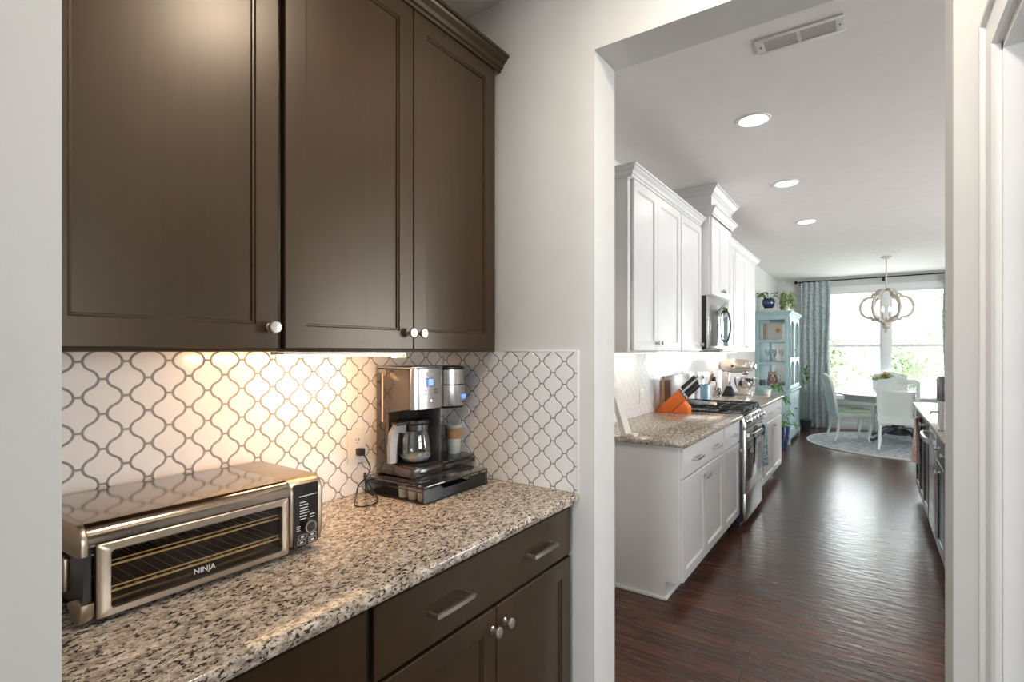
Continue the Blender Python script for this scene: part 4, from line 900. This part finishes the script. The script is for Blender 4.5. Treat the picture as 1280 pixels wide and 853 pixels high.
# contents
def plate(lab, x, y, z, r, mat, tilt=.25):
    m = MB().lathe([(.0001, 0), (r*.6, 0), (r, .02), (r, .024), (r*.6, .006), (.0001, .006)], n=28)
    m.xform(Matrix.Translation((x, y, z+r*math.cos(tilt)+.002)) @ Matrix.Rotation(PI/2-tilt, 4, 'X')); return tag(m.build('plate', mat, smooth=50), lab, 'plate')
pl = thing('framed_print', 'framed floral print on the top shelf of the aqua hutch', 'picture', (-1.25, 9.16, z0h+.769))
m = MB().box(-1.38, -1.14, 9.145, 9.16, z0h+.770, z0h+1.05, .004); m.build('frame', 'palewood', pl)
MB().box(-1.36, -1.16, 9.141, 9.1452, z0h+.79, z0h+1.03).build('print', 'art', pl, smooth=0)
m = MB().box(-1.425, -1.39, 9.10, 9.30, z0h+.769, z0h+1.03, .003); bk = m.build('book', 'tan'); tag(bk, 'tan upright book beside the floral print in the hutch', 'book')
def goblet(lab, x, y, z, grp):
    m = MB().lathe([(.03, z), (.028, z+.004), (.006, z+.01), (.005, z+.09), (.02, z+.105), (.035, z+.15), (.036, z+.21), (.034, z+.21), (.032, z+.15), (.0001, z+.11)], (x, y, 0), 20)
    return tag(m.build('goblet', 'cglass', smooth=60), lab, 'glass', grp)
for i, (x, lab) in enumerate(((-1.37, 'clear goblet at the left on the middle hutch shelf'), (-1.27, 'clear goblet in the middle on the middle hutch shelf'), (-1.17, 'clear goblet at the right on the middle hutch shelf'))): goblet(lab, x, 9.15, z0h+.4185, 'goblets in the hutch')
t2 = thing('ivy_sprig_pot', 'small white pot with a green sprig on the middle hutch shelf', 'plant', (-1.3, 9.3, z0h+.4185))
MB().lathe([(.03, z0h+.4185), (.045, z0h+.50), (.04, z0h+.50), (.0001, z0h+.49)], (-1.3, 9.3, 0), 18).build('pot', 'white_cer', t2)
m = MB(); r_ = random.Random(4)
for i in range(24):
    a = r_.uniform(0, 6.28); m.leaf((-1.3+.02*math.cos(a), 9.3+.02*math.sin(a), z0h+.50+r_.uniform(0, .12)), (math.cos(a), math.sin(a), .6), .06, .025)
m.build('leaves', 'leaf', t2, 0)
t2 = thing('pitcher', 'brown patterned pitcher on the lowest shelf of the glazed hutch', 'pitcher', (-1.30, 9.17, z0h+.001))
MB().lathe([(.05, z0h+.001), (.075, z0h+.05), (.085, z0h+.12), (.06, z0h+.22), (.065, z0h+.27), (.06, z0h+.27), (.0001, z0h+.2)], (-1.30, 9.17, 0), 22).build('jug', 'artbrown', t2)
MB().tube(smooth_pts([(-1.24, 9.17, z0h+.24), (-1.195, 9.17, z0h+.23), (-1.19, 9.17, z0h+.16), (-1.225, 9.17, z0h+.10)]), .008, 8).build('handle', 'artbrown', t2)
tag(MB().lathe([(.018, z0h+.001), (.028, z0h+.03), (.036, z0h+.06), (.033, z0h+.06), (.0001, z0h+.02)], (-1.146, 9.085, 0), 22).build('bowl', 'white_cer'), 'small white bowl at the right on the lowest hutch shelf', 'bowl')
tag(MB().box(-1.46, -1.395, 9.06, 9.2, z0h+.0006, z0h+.15, .006).build('storage_box', 'navy'), 'dark navy box at the left on the lowest hutch shelf', 'box')
# plants on the hutch
zt_ = z1h+.0705
t2 = thing('book', 'pale book lying on top of the aqua hutch, lower of two', 'book', (-1.32, 9.15, zt_), 'books on the hutch')
MB().box(-1.45, -1.17, 9.04, 9.24, zt_, zt_+.030, .003).build('cover', 'tan', t2); MB().box(-1.446, -1.1735, 9.0385, 9.236, zt_+.004, zt_+.026).build('pages', 'paper', t2)
t2 = thing('book', 'pale book under the navy pot on the hutch, upper of two', 'book', (-1.32, 9.15, zt_+.0305), 'books on the hutch')
MB().box(-1.43, -1.19, 9.05, 9.23, zt_+.0305, zt_+.052, .003).build('cover', 'palewood', t2); MB().box(-1.426, -1.1935, 9.0485, 9.226, zt_+.034, zt_+.049).build('pages', 'paper', t2)
zb_ = zt_+.0525
t2 = thing('potted_plant', 'leafy plant in a glossy navy pot on books on the hutch', 'plant', (-1.35, 9.14, zb_))
MB().lathe([(.075, zb_), (.078, zb_+.01), (.06, zb_+.014), (.085, zb_+.04), (.100, zb_+.085), (.095, zb_+.125), (.08, zb_+.155), (.07, zb_+.155), (.07, zb_+.14), (.0001, zb_+.14)], (-1.35, 9.14, 0), 26).build('pot', 'navy', t2)
r_ = random.Random(2); m = MB()
for i in range(26):
    a = r_.uniform(0, 6.28); b = r_.uniform(.1, .9); p = (-1.35+.05*math.cos(a), 9.14+.05*math.sin(a), zb_+.14)
    q = (p[0]+.07*b*math.cos(a), p[1]+.07*b*math.sin(a), zb_+.16+.08*b); m.tube([p, q], .002, 4); m.leaf(q, (math.cos(a), math.sin(a), .25), .10, .055, .35)
m.tube([(-1.36, 9.12, zb_+.14), (-1.43, 9.08, zb_+.20)], .003, 4).leaf((-1.43, 9.08, zb_+.20), (-.6, -.6, -.1), .11, .07, .3).leaf((-1.42, 9.09, zb_+.21), (-.3, -.7, .5), .1, .06, .2)
m.build('leaves', 'leaf', t2, 0)
t2 = thing('trailing_plant', 'bushy trailing variegated plant in a white pot on the hutch', 'plant', (-1.14, 9.18, zt_))
MB().lathe([(.05, zt_), (.06, zt_+.08), (.07, zt_+.12), (.06, zt_+.12), (.0001, zt_+.11)], (-1.10, 9.22, 0), 20).build('pot', 'white_cer', t2)
m = MB()
for i in range(230):
    a = r_.uniform(0, 6.28); b = r_.uniform(.2, 1); h = r_.uniform(-.05, .22)*(1.1-b*.4)
    p = (-1.10+.08*b*math.cos(a), 9.22+.08*b*math.sin(a), zt_+.10+h); m.leaf(p, (math.cos(a), math.sin(a), r_.uniform(-.5, .5)), .075, .036, .5)
m.build('leaves', 'leaf_pale', t2, 0)
t2 = thing('figurine', 'small white ceramic figurine at the front of the hutch top', 'figurine', (-1.08, 9.46, zt_))
MB().ball((-1.08, 9.46, zt_+.045), (.04, .05, .028)).ball((-1.055, 9.43, zt_+.075), .018, 10, 7).lathe([(.010, zt_), (.008, zt_+.04)], (-1.10, 9.48, 0), 8).lathe([(.010, zt_), (.008, zt_+.04)], (-1.06, 9.45, 0), 8).build('body', 'white_cer', t2, 60)
# trailing plant at the end of the counter and floor planter
t2 = thing('counter_plant', 'small trailing green plant at the far end of the kitchen counter', 'plant', (-1.0, 6.80, ZC))
MB().lathe([(.035, ZC+.0005), (.045, ZC+.06), (.04, ZC+.06), (.0001, ZC+.05)], (-1.02, 6.81, 0), 18).build('pot', 'white_cer', t2)
m = MB()
for i in range(60):
    f = r_.random(); a = r_.uniform(-1.2, 1.2)
    p = Vector((-1.0+.17*f+r_.uniform(-.02, .02), 6.86+.06*f+r_.uniform(-.04, .05), ZC+.07+.06*math.sin(PI*min(1, f*1.5))-.24*max(0, f-.35)))
    m.leaf(p, (math.cos(a), math.sin(a), r_.uniform(-.6, .3)), .065, .028, .5)
m.tube([(-1.02, 6.81, ZC+.05), (-.95, 6.85, ZC+.11), (-.86, 6.905, ZC+.06), (-.835, 6.92, ZC-.06)], .002, 4)
m.build('leaves', 'leaf', t2, 0)
t2 = thing('floor_planter', 'tall plant in a navy planter on the floor beside the hutch', 'plant', (-1.12, 8.62, 0))
MB().lathe([(.085, .001), (.095, .02), (.125, .24), (.13, .32), (.118, .32), (.11, .29), (.0001, .28)], (-1.12, 8.62, 0), 26).build('planter', 'navy', t2)
m = MB()
for i in range(28):
    a = r_.uniform(0, 6.28); b = r_.uniform(.05, .20); h = r_.uniform(.34, .60)
    p0 = Vector((-1.12, 8.62, .28)); p1 = Vector((-1.12+b*math.cos(a), 8.62+b*math.sin(a), h)); m.tube([p0, (p0+p1)/2+Vector((0, 0, .06)), p1], .003, 4).leaf(p1, (math.cos(a), math.sin(a), -.1), .10, .05, .4)
m.build('leaves', 'leaf', t2, 0)
t2 = thing('upright_plant', 'slender upright leafy plant between the hutch and the curtain', 'plant', (-.98, 10.75, 0))
MB().lathe([(.07, .001), (.09, .14), (.095, .2), (.085, .2), (.0001, .17)], (-.98, 10.75, 0), 22).build('pot', 'blackmat', t2)
m = MB().tube([(-.98, 10.75, .15), (-.985, 10.74, .6), (-.97, 10.75, 1.1)], .008, 6)
for i in range(12): a = r_.uniform(0, 6.28); m.leaf((-.975, 10.75, r_.uniform(.75, 1.10)), (math.cos(a), math.sin(a), .8), .22, .075, .35)
m.build('leaves', 'leaf', t2, 0)

# ------------------------------------------------------------------ dining end
def curtain(lab, x0, x1, y, z0, z1, folds, seed):
    m = MB(); nx, nz = folds*10, 26; rows = []
    for j in range(nz+1):
        f = j/nz; row = []
        for i in range(nx+1):
            a = i/nx; amp = .035*(.55+.45*f)
            row.append((x0+(x1-x0)*a+.010*math.sin(9*f+a*7+seed), y+amp*math.sin(2*PI*folds*a+.6*math.sin(3*f+seed)), z1+(z0-z1)*f))
        rows.append(row)
    for off in (0, .003):
        V = [[m.bm.verts.new((p[0], p[1]+off, p[2])) for p in r] for r in rows]
        for a, b in zip(V, V[1:]):
            for i in range(nx): m.bm.faces.new((a[i], a[i+1], b[i+1], b[i]))
    return tag(m.build('curtain', 'curtain', smooth=80, norm=False), lab, 'curtain')
curtain('grey-teal patterned curtain left of the dining window', -1.12, -.64, 11.33, .012, 2.735, 5, 0)
curtain('grey-teal patterned curtain right of the dining window', .985, 1.42, 11.33, .012, 2.735, 5, 2)
t = thing('curtain_rod', 'thin black curtain rod across the dining window', 'curtain rod', (.17, 11.33, 2.74))
MB().tube([(-1.18, 11.33, 2.74), (1.55, 11.33, 2.74)], .011, 8).build('rod', 'rod', t); 
for x in (-1.20, 1.57): MB().ball((x, 11.33, 2.74), .03, 12, 8).build('finial', 'rod', t)
for x in (-1.13, .17, 1.5): MB().box(x-.008, x+.008, 11.325, 11.4495, 2.70, 2.728, .002).box(x-.02, x+.02, 11.44, 11.4495, 2.68, 2.74, .002).build('bracket', 'rod', t)
# chandelier
hc = (.17, 9.33)
t = thing('chandelier', 'whitewashed wooden orb chandelier hanging over the dining end', 'chandelier', (*hc, 1.70))
MB().lathe([(.065, CH-.0005), (.065, CH-.014), (.03, CH-.035), (.0001, CH-.036)], (*hc, 0), 24).build('canopy', 'chand', t)
MB().tube([(*hc, CH-.03), (*hc, 2.30)], .009, 10).build('stem', 'chand', t)
hoop = [(.02, 2.325), (.08, 2.315), (.115, 2.285), (.12, 2.245), (.150, 2.262), (.168, 2.24), (.172, 2.215), (.235, 2.205), (.285, 2.16), (.312, 2.09), (.312, 2.03), (.285, 1.965), (.235, 1.925), (.178, 1.915), (.165, 1.89), (.145, 1.885), (.125, 1.905), (.10, 1.875), (.055, 1.855)]
for k in range(6):
    a = math.radians(-1+60*k); ca, sa = math.cos(a), math.sin(a)
    m = MB().strip(smooth_pts([(hc[0]+r*ca, hc[1]+r*sa, z) for r, z in hoop], 4), .036, .022, (-sa, ca, 0)); m.build('hoop', 'chand', t, 40)
MB().lathe([(.002, 1.695), (.018, 1.71), (.022, 1.735), (.012, 1.745), (.040, 1.765), (.048, 1.79), (.040, 1.805), (.055, 1.825), (.058, 1.86), (.03, 1.872), (.012, 1.88), (.012, 1.92)], (*hc, 0), 22).build('finial', 'chand', t)
for k in range(4):
    a = math.radians(45+90*k); x, y = hc[0]+.055*math.cos(a), hc[1]+.055*math.sin(a)
    arm = MB().tube(smooth_pts([(hc[0], hc[1], 1.89), (hc[0]+.03*math.cos(a), hc[1]+.03*math.sin(a), 1.88), (x, y, 1.91), (x, y, 1.93)]), .005, 6).lathe([(.011, 1.93), (.011, 2.0)], (x, y, 0), 12).build('candle_arm', 'chand', t)
    MB().lathe([(.008, 2.0), (.015, 2.02), (.012, 2.045), (.001, 2.075)], (x, y, 0), 12).build('bulb', 'candle', arm)
# rug
t = MB().lathe([(1.3, .0005), (1.3, .012), (1.27, .013)], (.42, 9.88, 0), 72).build('rug', 'rug'); tag(t, 'round pale patterned rug under the dining table', 'rug')
MB().lathe([(1.305, .0005), (1.305, .014), (1.27, .015), (1.27, .0135)], (.42, 9.88, 0), 72, caps=False).build('border', 'rugedge', t)
RZ = .0145
# table
tc_ = (.34, 10.28)
t = thing('dining_table', 'round pale dining table with a dark pedestal in front of the window', 'table', (*tc_, RZ))
MB().lathe([(.80, .722), (.815, .724), (.86, .735), (.865, .745), (.865, .755), (.855, .76), (.0001, .7602)], (*tc_, 0), 56).build('tabletop', 'tabletop', t)
MB().lathe([(.72, .645), (.72, .722)], (*tc_, 0), 48).build('apron', 'tabletop', t)
MB().lathe([(.15, RZ+.10), (.16, RZ+.14), (.09, RZ+.20), (.075, .36), (.11, .46), (.16, .55), (.26, .655)], (*tc_, 0), 26).build('pedestal', 'dark', t)
for k in range(4):
    a = math.radians(40+90*k); ca, sa = math.cos(a), math.sin(a)
    m = MB().strip(smooth_pts([(tc_[0]+r*ca, tc_[1]+r*sa, z) for r, z in ((.10, .20), (.22, .19), (.34, .10), (.44, RZ+.03), (.50, RZ+.028))]), .06, .05); m.build('foot', 'dark', t, 60)
# chairs
def make_chair(label):
    """seat centre at the origin, back towards -Y, floor at z=0"""
    t = thing('dining_chair', label, 'chair', (0, 0, 0), 'chairs around the dining table'); sw, sd, sh = .50, .47, .45
    def cab(x, y, fx, fy, h0):
        return smooth_pts([(x, y, h0), (x+fx*.022, y+fy*.022, h0-.07), (x+fx*.012, y+fy*.012, h0-.20), (x-fx*.004, y-fy*.004, .09), (x+fx*.004, y+fy*.004, .035), (x+fx*.016, y+fy*.016, .009)], 4)
    for sx in (-1, 1):
        pts = cab(sx*.215, .20, sx, 1, sh-.06); n = len(pts)
        MB().tube(pts, [.030-.016*min(1, i/(n*.8))+(.006 if i > n-4 else 0) for i in range(n)], 10).build('leg', 'sage', t, 60)
        pts = smooth_pts([(sx*.21, -.20, sh-.02), (sx*.215, -.205, .25), (sx*.22, -.235, .10), (sx*.225, -.27, .010)], 4); n = len(pts)
        MB().tube(pts, [.026-.010*i/n for i in range(n)], 10).build('leg', 'sage', t, 60)
    m = MB()
    def seatpoly(k): return [(-.255*k, .235*k), (-.20*k, .26*k), (.20*k, .26*k), (.255*k, .235*k), (.225*k, -.235*k), (-.225*k, -.235*k)]
    m.prism(seatpoly(1), 'z', sh-.075, sh, .006)
    fr = [(-.23, sh-.07)]+[(x/20-.2, sh-.085-.02*abs(math.sin(PI*(x/8)*2))) for x in range(9)]+[(.23, sh-.07)]
    m.prism(fr, 'y', .235, .255); m.build('seat_frame', 'sage', t)
    m = MB().rings([[(x*k, y*k, z) for x, y in seatpoly(1)] for k, z in ((.96, sh+.0005), (.975, sh+.02), (.95, sh+.045), (.86, sh+.058), (.5, sh+.064))]); m.build('cushion', 'cushion', t, 60)
    # back: frame (ring) leaning, arched top
    def bp(u, v): # u across, v up along the back
        return Vector((u, -.225-.16*(v/.62)**1.3*.75, sh-.03+v))
    H = .64
    outer = [(-.235, 0), (-.245, .25), (-.25, .52), (-.235, .585), (-.20, .60), (-.12, .605), (-.06, .63), (0, .642), (.06, .63), (.12, .605), (.20, .60), (.235, .585), (.25, .52), (.245, .25), (.235, 0)]
    inner = [(-.185, .055), (-.195, .25), (-.198, .50), (-.185, .535), (-.16, .545), (-.10, .548), (-.05, .565), (0, .572), (.05, .565), (.10, .548), (.16, .545), (.185, .535), (.198, .50), (.195, .25), (.185, .055)]
    m = MB()
    for nm, poly in (('o', outer), ('i', inner)): pass
    F = [[m.bm.verts.new(bp(u, v)+Vector((0, d, 0))) for u, v in P_] for P_ in (outer, inner) for d in (.018, -.018)]
    n = len(outer)
    for i in range(n):
        j = (i+1) % n
        m.bm.faces.new((F[0][i], F[0][j], F[2][j], F[2][i])); m.bm.faces.new((F[1][j], F[1][i], F[3][i], F[3][j]))
        m.bm.faces.new((F[0][j], F[0][i], F[1][i], F[1][j])); m.bm.faces.new((F[2][i], F[2][j], F[3][j], F[3][i]))
    bf = m.build('back_frame', 'sage', t, 40)
    m = MB()
    L = [[bp(-.197+.394*i/6, .05+.52*j/10) for i in range(7)] for j in range(11)]
    V = [[m.bm.verts.new(p) for p in r] for r in L]
    for a, b in zip(V, V[1:]):
        for i in range(6): m.bm.faces.new((a[i], a[i+1], b[i+1], b[i]))
    m.build('cane_panel', 'cane', bf, 0)
    m = MB(); V = [[m.bm.verts.new(bp(-.19+.38*i/6, -0+.055+.37*j/8)+Vector((0, .012+.016*math.sin(PI*i/6)*math.sin(PI*j/8), 0))) for i in range(7)] for j in range(9)]
    for a, b in zip(V, V[1:]):
        for i in range(6): m.bm.faces.new((a[i], a[i+1], b[i+1], b[i]))
    m.build('back_pad', 'lightcloth', bf, 60)
    return t
ch = make_chair('pale sage cane-back dining chair seen from behind, nearest in front of the table')
ch.location = (.31, 9.36, RZ); ch.rotation_euler = (0, 0, -.04)
dup(ch, (-.30, 9.93, RZ), -1.25, 'pale sage dining chair in side view at the left of the table by the curtain')
dup(ch, (.27, 11.02, RZ), PI+.05, 'pale sage dining chair behind the table with its back to the window')
# centrepiece
fx, fy = .16, 10.05
t = thing('flower_vase', 'white vase of yellow and peach flowers on the dining table', 'flowers', (fx, fy, .761))
MB().lathe([(.06, .7605), (.085, .80), (.09, .86), (.07, .93), (.085, .96), (.075, .96), (.06, .92), (.0001, .90)], (fx, fy, 0), 22).build('vase', 'white_cer', t)
r_ = random.Random(9); m = MB(); m2 = MB(); m3 = MB()
for i in range(80):
    a = r_.uniform(0, 6.28); b = r_.uniform(0, .14)
    p = (fx+b*math.cos(a)*1.3, fy+b*math.sin(a), 1.0+r_.uniform(0, .10)*(1-b*3)); q = m if i % 3 else m2
    for k in range(6): c = k*1.05; q.leaf(p, (math.cos(c), math.sin(c), .5), .036, .02, .2)
    m3.leaf((p[0], p[1], p[2]-.03), (math.cos(a), math.sin(a), .1), .08, .035, .3)
    m3.tube([(fx+b*.3*math.cos(a), fy+b*.3*math.sin(a), .915), p], .002, 4)
m.build('yellow_blooms', 'yellow', t, 0); m2.build('peach_blooms', 'peach', t, 0); m3.build('leaves', 'leaf', t, 0)
# ------------------------------------------------------------------ island
IX = .375
t = thing('kitchen_island', 'dark kitchen island with a row of doors and knobs on the right', 'island', (.85, 5.3, 0))
m = MB().box(IX+.005, 1.25, 5.185, 6.55, .10, .8835).box(IX+.07, 1.2, 3.9, 6.5, 0, .0995).box(IX+.03, 1.25, 4.567, 5.1845, .10, .8835).box(IX+.005, 1.25, 3.86, 4.5665, .10, .8835); m.build('body', 'island', t, smooth=0)
cab_front(t, IX+.005, -1, 4.12, 4.555, .70, .868, 'island', 'slab', 'drawer', 4.33, kz=.80)
cab_front(t, IX+.005, -1, 4.12, 4.555, .115, .69, 'island', 'panel', 'door', 4.35, kz=.64)
cab_front(t, IX+.005, -1, 3.87, 4.11, .115, .868, 'island', 'panel', 'door', 4.0, kz=.80)
for a, b, k in ((5.20, 5.64, 5.6), (5.645, 6.09, 5.68), (6.095, 6.54, 6.5)): cab_front(t, IX+.005, -1, a, b, .115, .868, 'island', 'panel', 'door', k, kz=.80)
m = MB().box(.338, 1.55, 3.83, 6.62, .884, ZC, .006); tag(m.build('countertop', 'granite'), 'dark reflective stone countertop on the kitchen island at the right', 'countertop')
t = thing('dishwasher', 'stainless dishwasher with a bowed handle set into the island', 'dishwasher', (.38, 4.87, .10))
d = MB().box(IX-.012, IX+.028, 4.572, 5.18, .105, .866, .005).build('door', 'steel', t)
MB().strip(smooth_pts([(IX-.012, 4.60, .80), (IX-.040, 4.615, .80), (IX-.062, 4.70, .80), (IX-.070, 4.875, .80), (IX-.062, 5.05, .80), (IX-.040, 5.135, .80), (IX-.012, 5.15, .80)]), .016, .032).build('handle', 'steel', d, 40)
t = thing('towel_hook', 'small black hook on the island edge holding the blush towel', 'hook', (.355, 5.93, .83))
MB().box(IX-.018, IX-.0155, 5.905, 5.955, .815, .868, .001).box(IX-.045, IX-.016, 5.915, 5.945, .826, .836, .002).build('hook_plate', 'blackmat', t)
hanging_cloth('dish_towel', 'blush_towel', 'crumpled blush pink towel hanging on the island side', 'towel', .335, 5.93, .82, -1, .22, .40, gather=.035, back=.6, seed=3, waves=2)
# bottle on the island
bx = (.388, 4.34)
t = thing('pump_bottle', 'dark-topped grey bottle standing on the near end of the island', 'bottle', (*bx, ZC))
MB().lathe([(.036, ZC+.0005), (.040, ZC+.006), (.040, ZC+.18), (.041, ZC+.19)], (*bx, 0), 24).build('vessel', 'steel', t)
MB().lathe([(.043, ZC+.1905), (.045, ZC+.20), (.045, ZC+.33), (.038, ZC+.35), (.0001, ZC+.352)], (*bx, 0), 24).build('cap', 'gunmetal', t)
MB().tube(smooth_pts([(.352, 4.34, ZC+.118), (.325, 4.335, ZC+.120), (.312, 4.335, ZC+.115), (.312, 4.335, ZC+.10)]), .007, 8).build('spout', 'chrome', t)

# ------------------------------------------------------------------ ceiling fittings
def can(lab, x, y, r=.078, power=CAN_W, col=(1, .93, .85)):
    t = thing('recessed_light', lab, 'ceiling light', (x, y, CH-.006), 'recessed ceiling lights')
    MB().lathe([(r, CH-.0065), (r+.002, CH-.009), (r+.016, CH-.006), (r+.018, CH-.0005), (r, CH-.0005)], (x, y, 0), 32, caps=False).build('trim_ring', 'trim', t)
    MB().lathe([(r-.001, CH-.0055), (r-.001, CH-.002)], (x, y, 0), 32).build('lens', 'bulb', t)
    l = bpy.data.lights.new('lamp', 'AREA'); l.shape = 'DISK'; l.size = r*2; l.energy = power; l.color = col
    o = bpy.data.objects.new('lamp', l); COL.objects.link(o); o.parent = t; o.location = (0, 0, -.006); 
    return t
can('recessed ceiling light nearest the opening, largest of the three in view', -.58, 3.375)
can('middle one of the three recessed ceiling lights in view', -.58, 4.80)
can('recessed ceiling light furthest away of the three in view', -.575, 6.335)
can('recessed ceiling light over the foreground pantry counter', -.27, 1.06, r=.12, power=HALL_W, col=(1, .88, .74))
def vent(lab, x0, x1, y0, y1, n=5, split=True):
    t = thing('ceiling_vent', lab, 'vent', ((x0+x1)/2, (y0+y1)/2, CH-.008))
    m = MB().box(x0, x1, y0, y0+.022, CH-.007, CH-.0005, .002).box(x0, x1, y1-.022, y1, CH-.007, CH-.0005, .002).box(x0, x0+.03, y0+.022, y1-.022, CH-.007, CH-.0005).box(x1-.03, x1, y0+.022, y1-.022, CH-.007, CH-.0005).box((x0+x1)/2-.007, (x0+x1)/2+.007, y0+.022, y1-.022, CH-.007, CH-.0005)
    m.build('frame', 'duct', t)
    MB().box(x0+.03, x1-.03, y0+.022, y1-.022, CH-.002, CH-.0005).build('backing', 'duct_dark', t, smooth=0)
    m = MB()
    for k in range(n):
        y = y0+.026+(y1-y0-.052)*(k+.5)/n
        m.prism([(y-.006, CH-.0022), (y-.0052, CH-.0022), (y+.004, CH-.0075), (y+.003, CH-.008)], 'x', x0+.031, x1-.031)
    m.build('louvres', 'duct', t, smooth=0)
    MB().lathe([(.004, CH-.0095), (.004, CH-.007)], (x0+.015, (y0+y1)/2, 0), 10).lathe([(.004, CH-.0095), (.004, CH-.007)], (x1-.015, (y0+y1)/2, 0), 10).build('screws', 'gunmetal', t)
vent('white louvred ceiling vent just past the opening', -.43, -.095, 2.52, 2.655)
vent('long flat ceiling vent in front of the chandelier canopy', -.0, .34, 8.86, 8.98, 4)

# ------------------------------------------------------------------ outside the window
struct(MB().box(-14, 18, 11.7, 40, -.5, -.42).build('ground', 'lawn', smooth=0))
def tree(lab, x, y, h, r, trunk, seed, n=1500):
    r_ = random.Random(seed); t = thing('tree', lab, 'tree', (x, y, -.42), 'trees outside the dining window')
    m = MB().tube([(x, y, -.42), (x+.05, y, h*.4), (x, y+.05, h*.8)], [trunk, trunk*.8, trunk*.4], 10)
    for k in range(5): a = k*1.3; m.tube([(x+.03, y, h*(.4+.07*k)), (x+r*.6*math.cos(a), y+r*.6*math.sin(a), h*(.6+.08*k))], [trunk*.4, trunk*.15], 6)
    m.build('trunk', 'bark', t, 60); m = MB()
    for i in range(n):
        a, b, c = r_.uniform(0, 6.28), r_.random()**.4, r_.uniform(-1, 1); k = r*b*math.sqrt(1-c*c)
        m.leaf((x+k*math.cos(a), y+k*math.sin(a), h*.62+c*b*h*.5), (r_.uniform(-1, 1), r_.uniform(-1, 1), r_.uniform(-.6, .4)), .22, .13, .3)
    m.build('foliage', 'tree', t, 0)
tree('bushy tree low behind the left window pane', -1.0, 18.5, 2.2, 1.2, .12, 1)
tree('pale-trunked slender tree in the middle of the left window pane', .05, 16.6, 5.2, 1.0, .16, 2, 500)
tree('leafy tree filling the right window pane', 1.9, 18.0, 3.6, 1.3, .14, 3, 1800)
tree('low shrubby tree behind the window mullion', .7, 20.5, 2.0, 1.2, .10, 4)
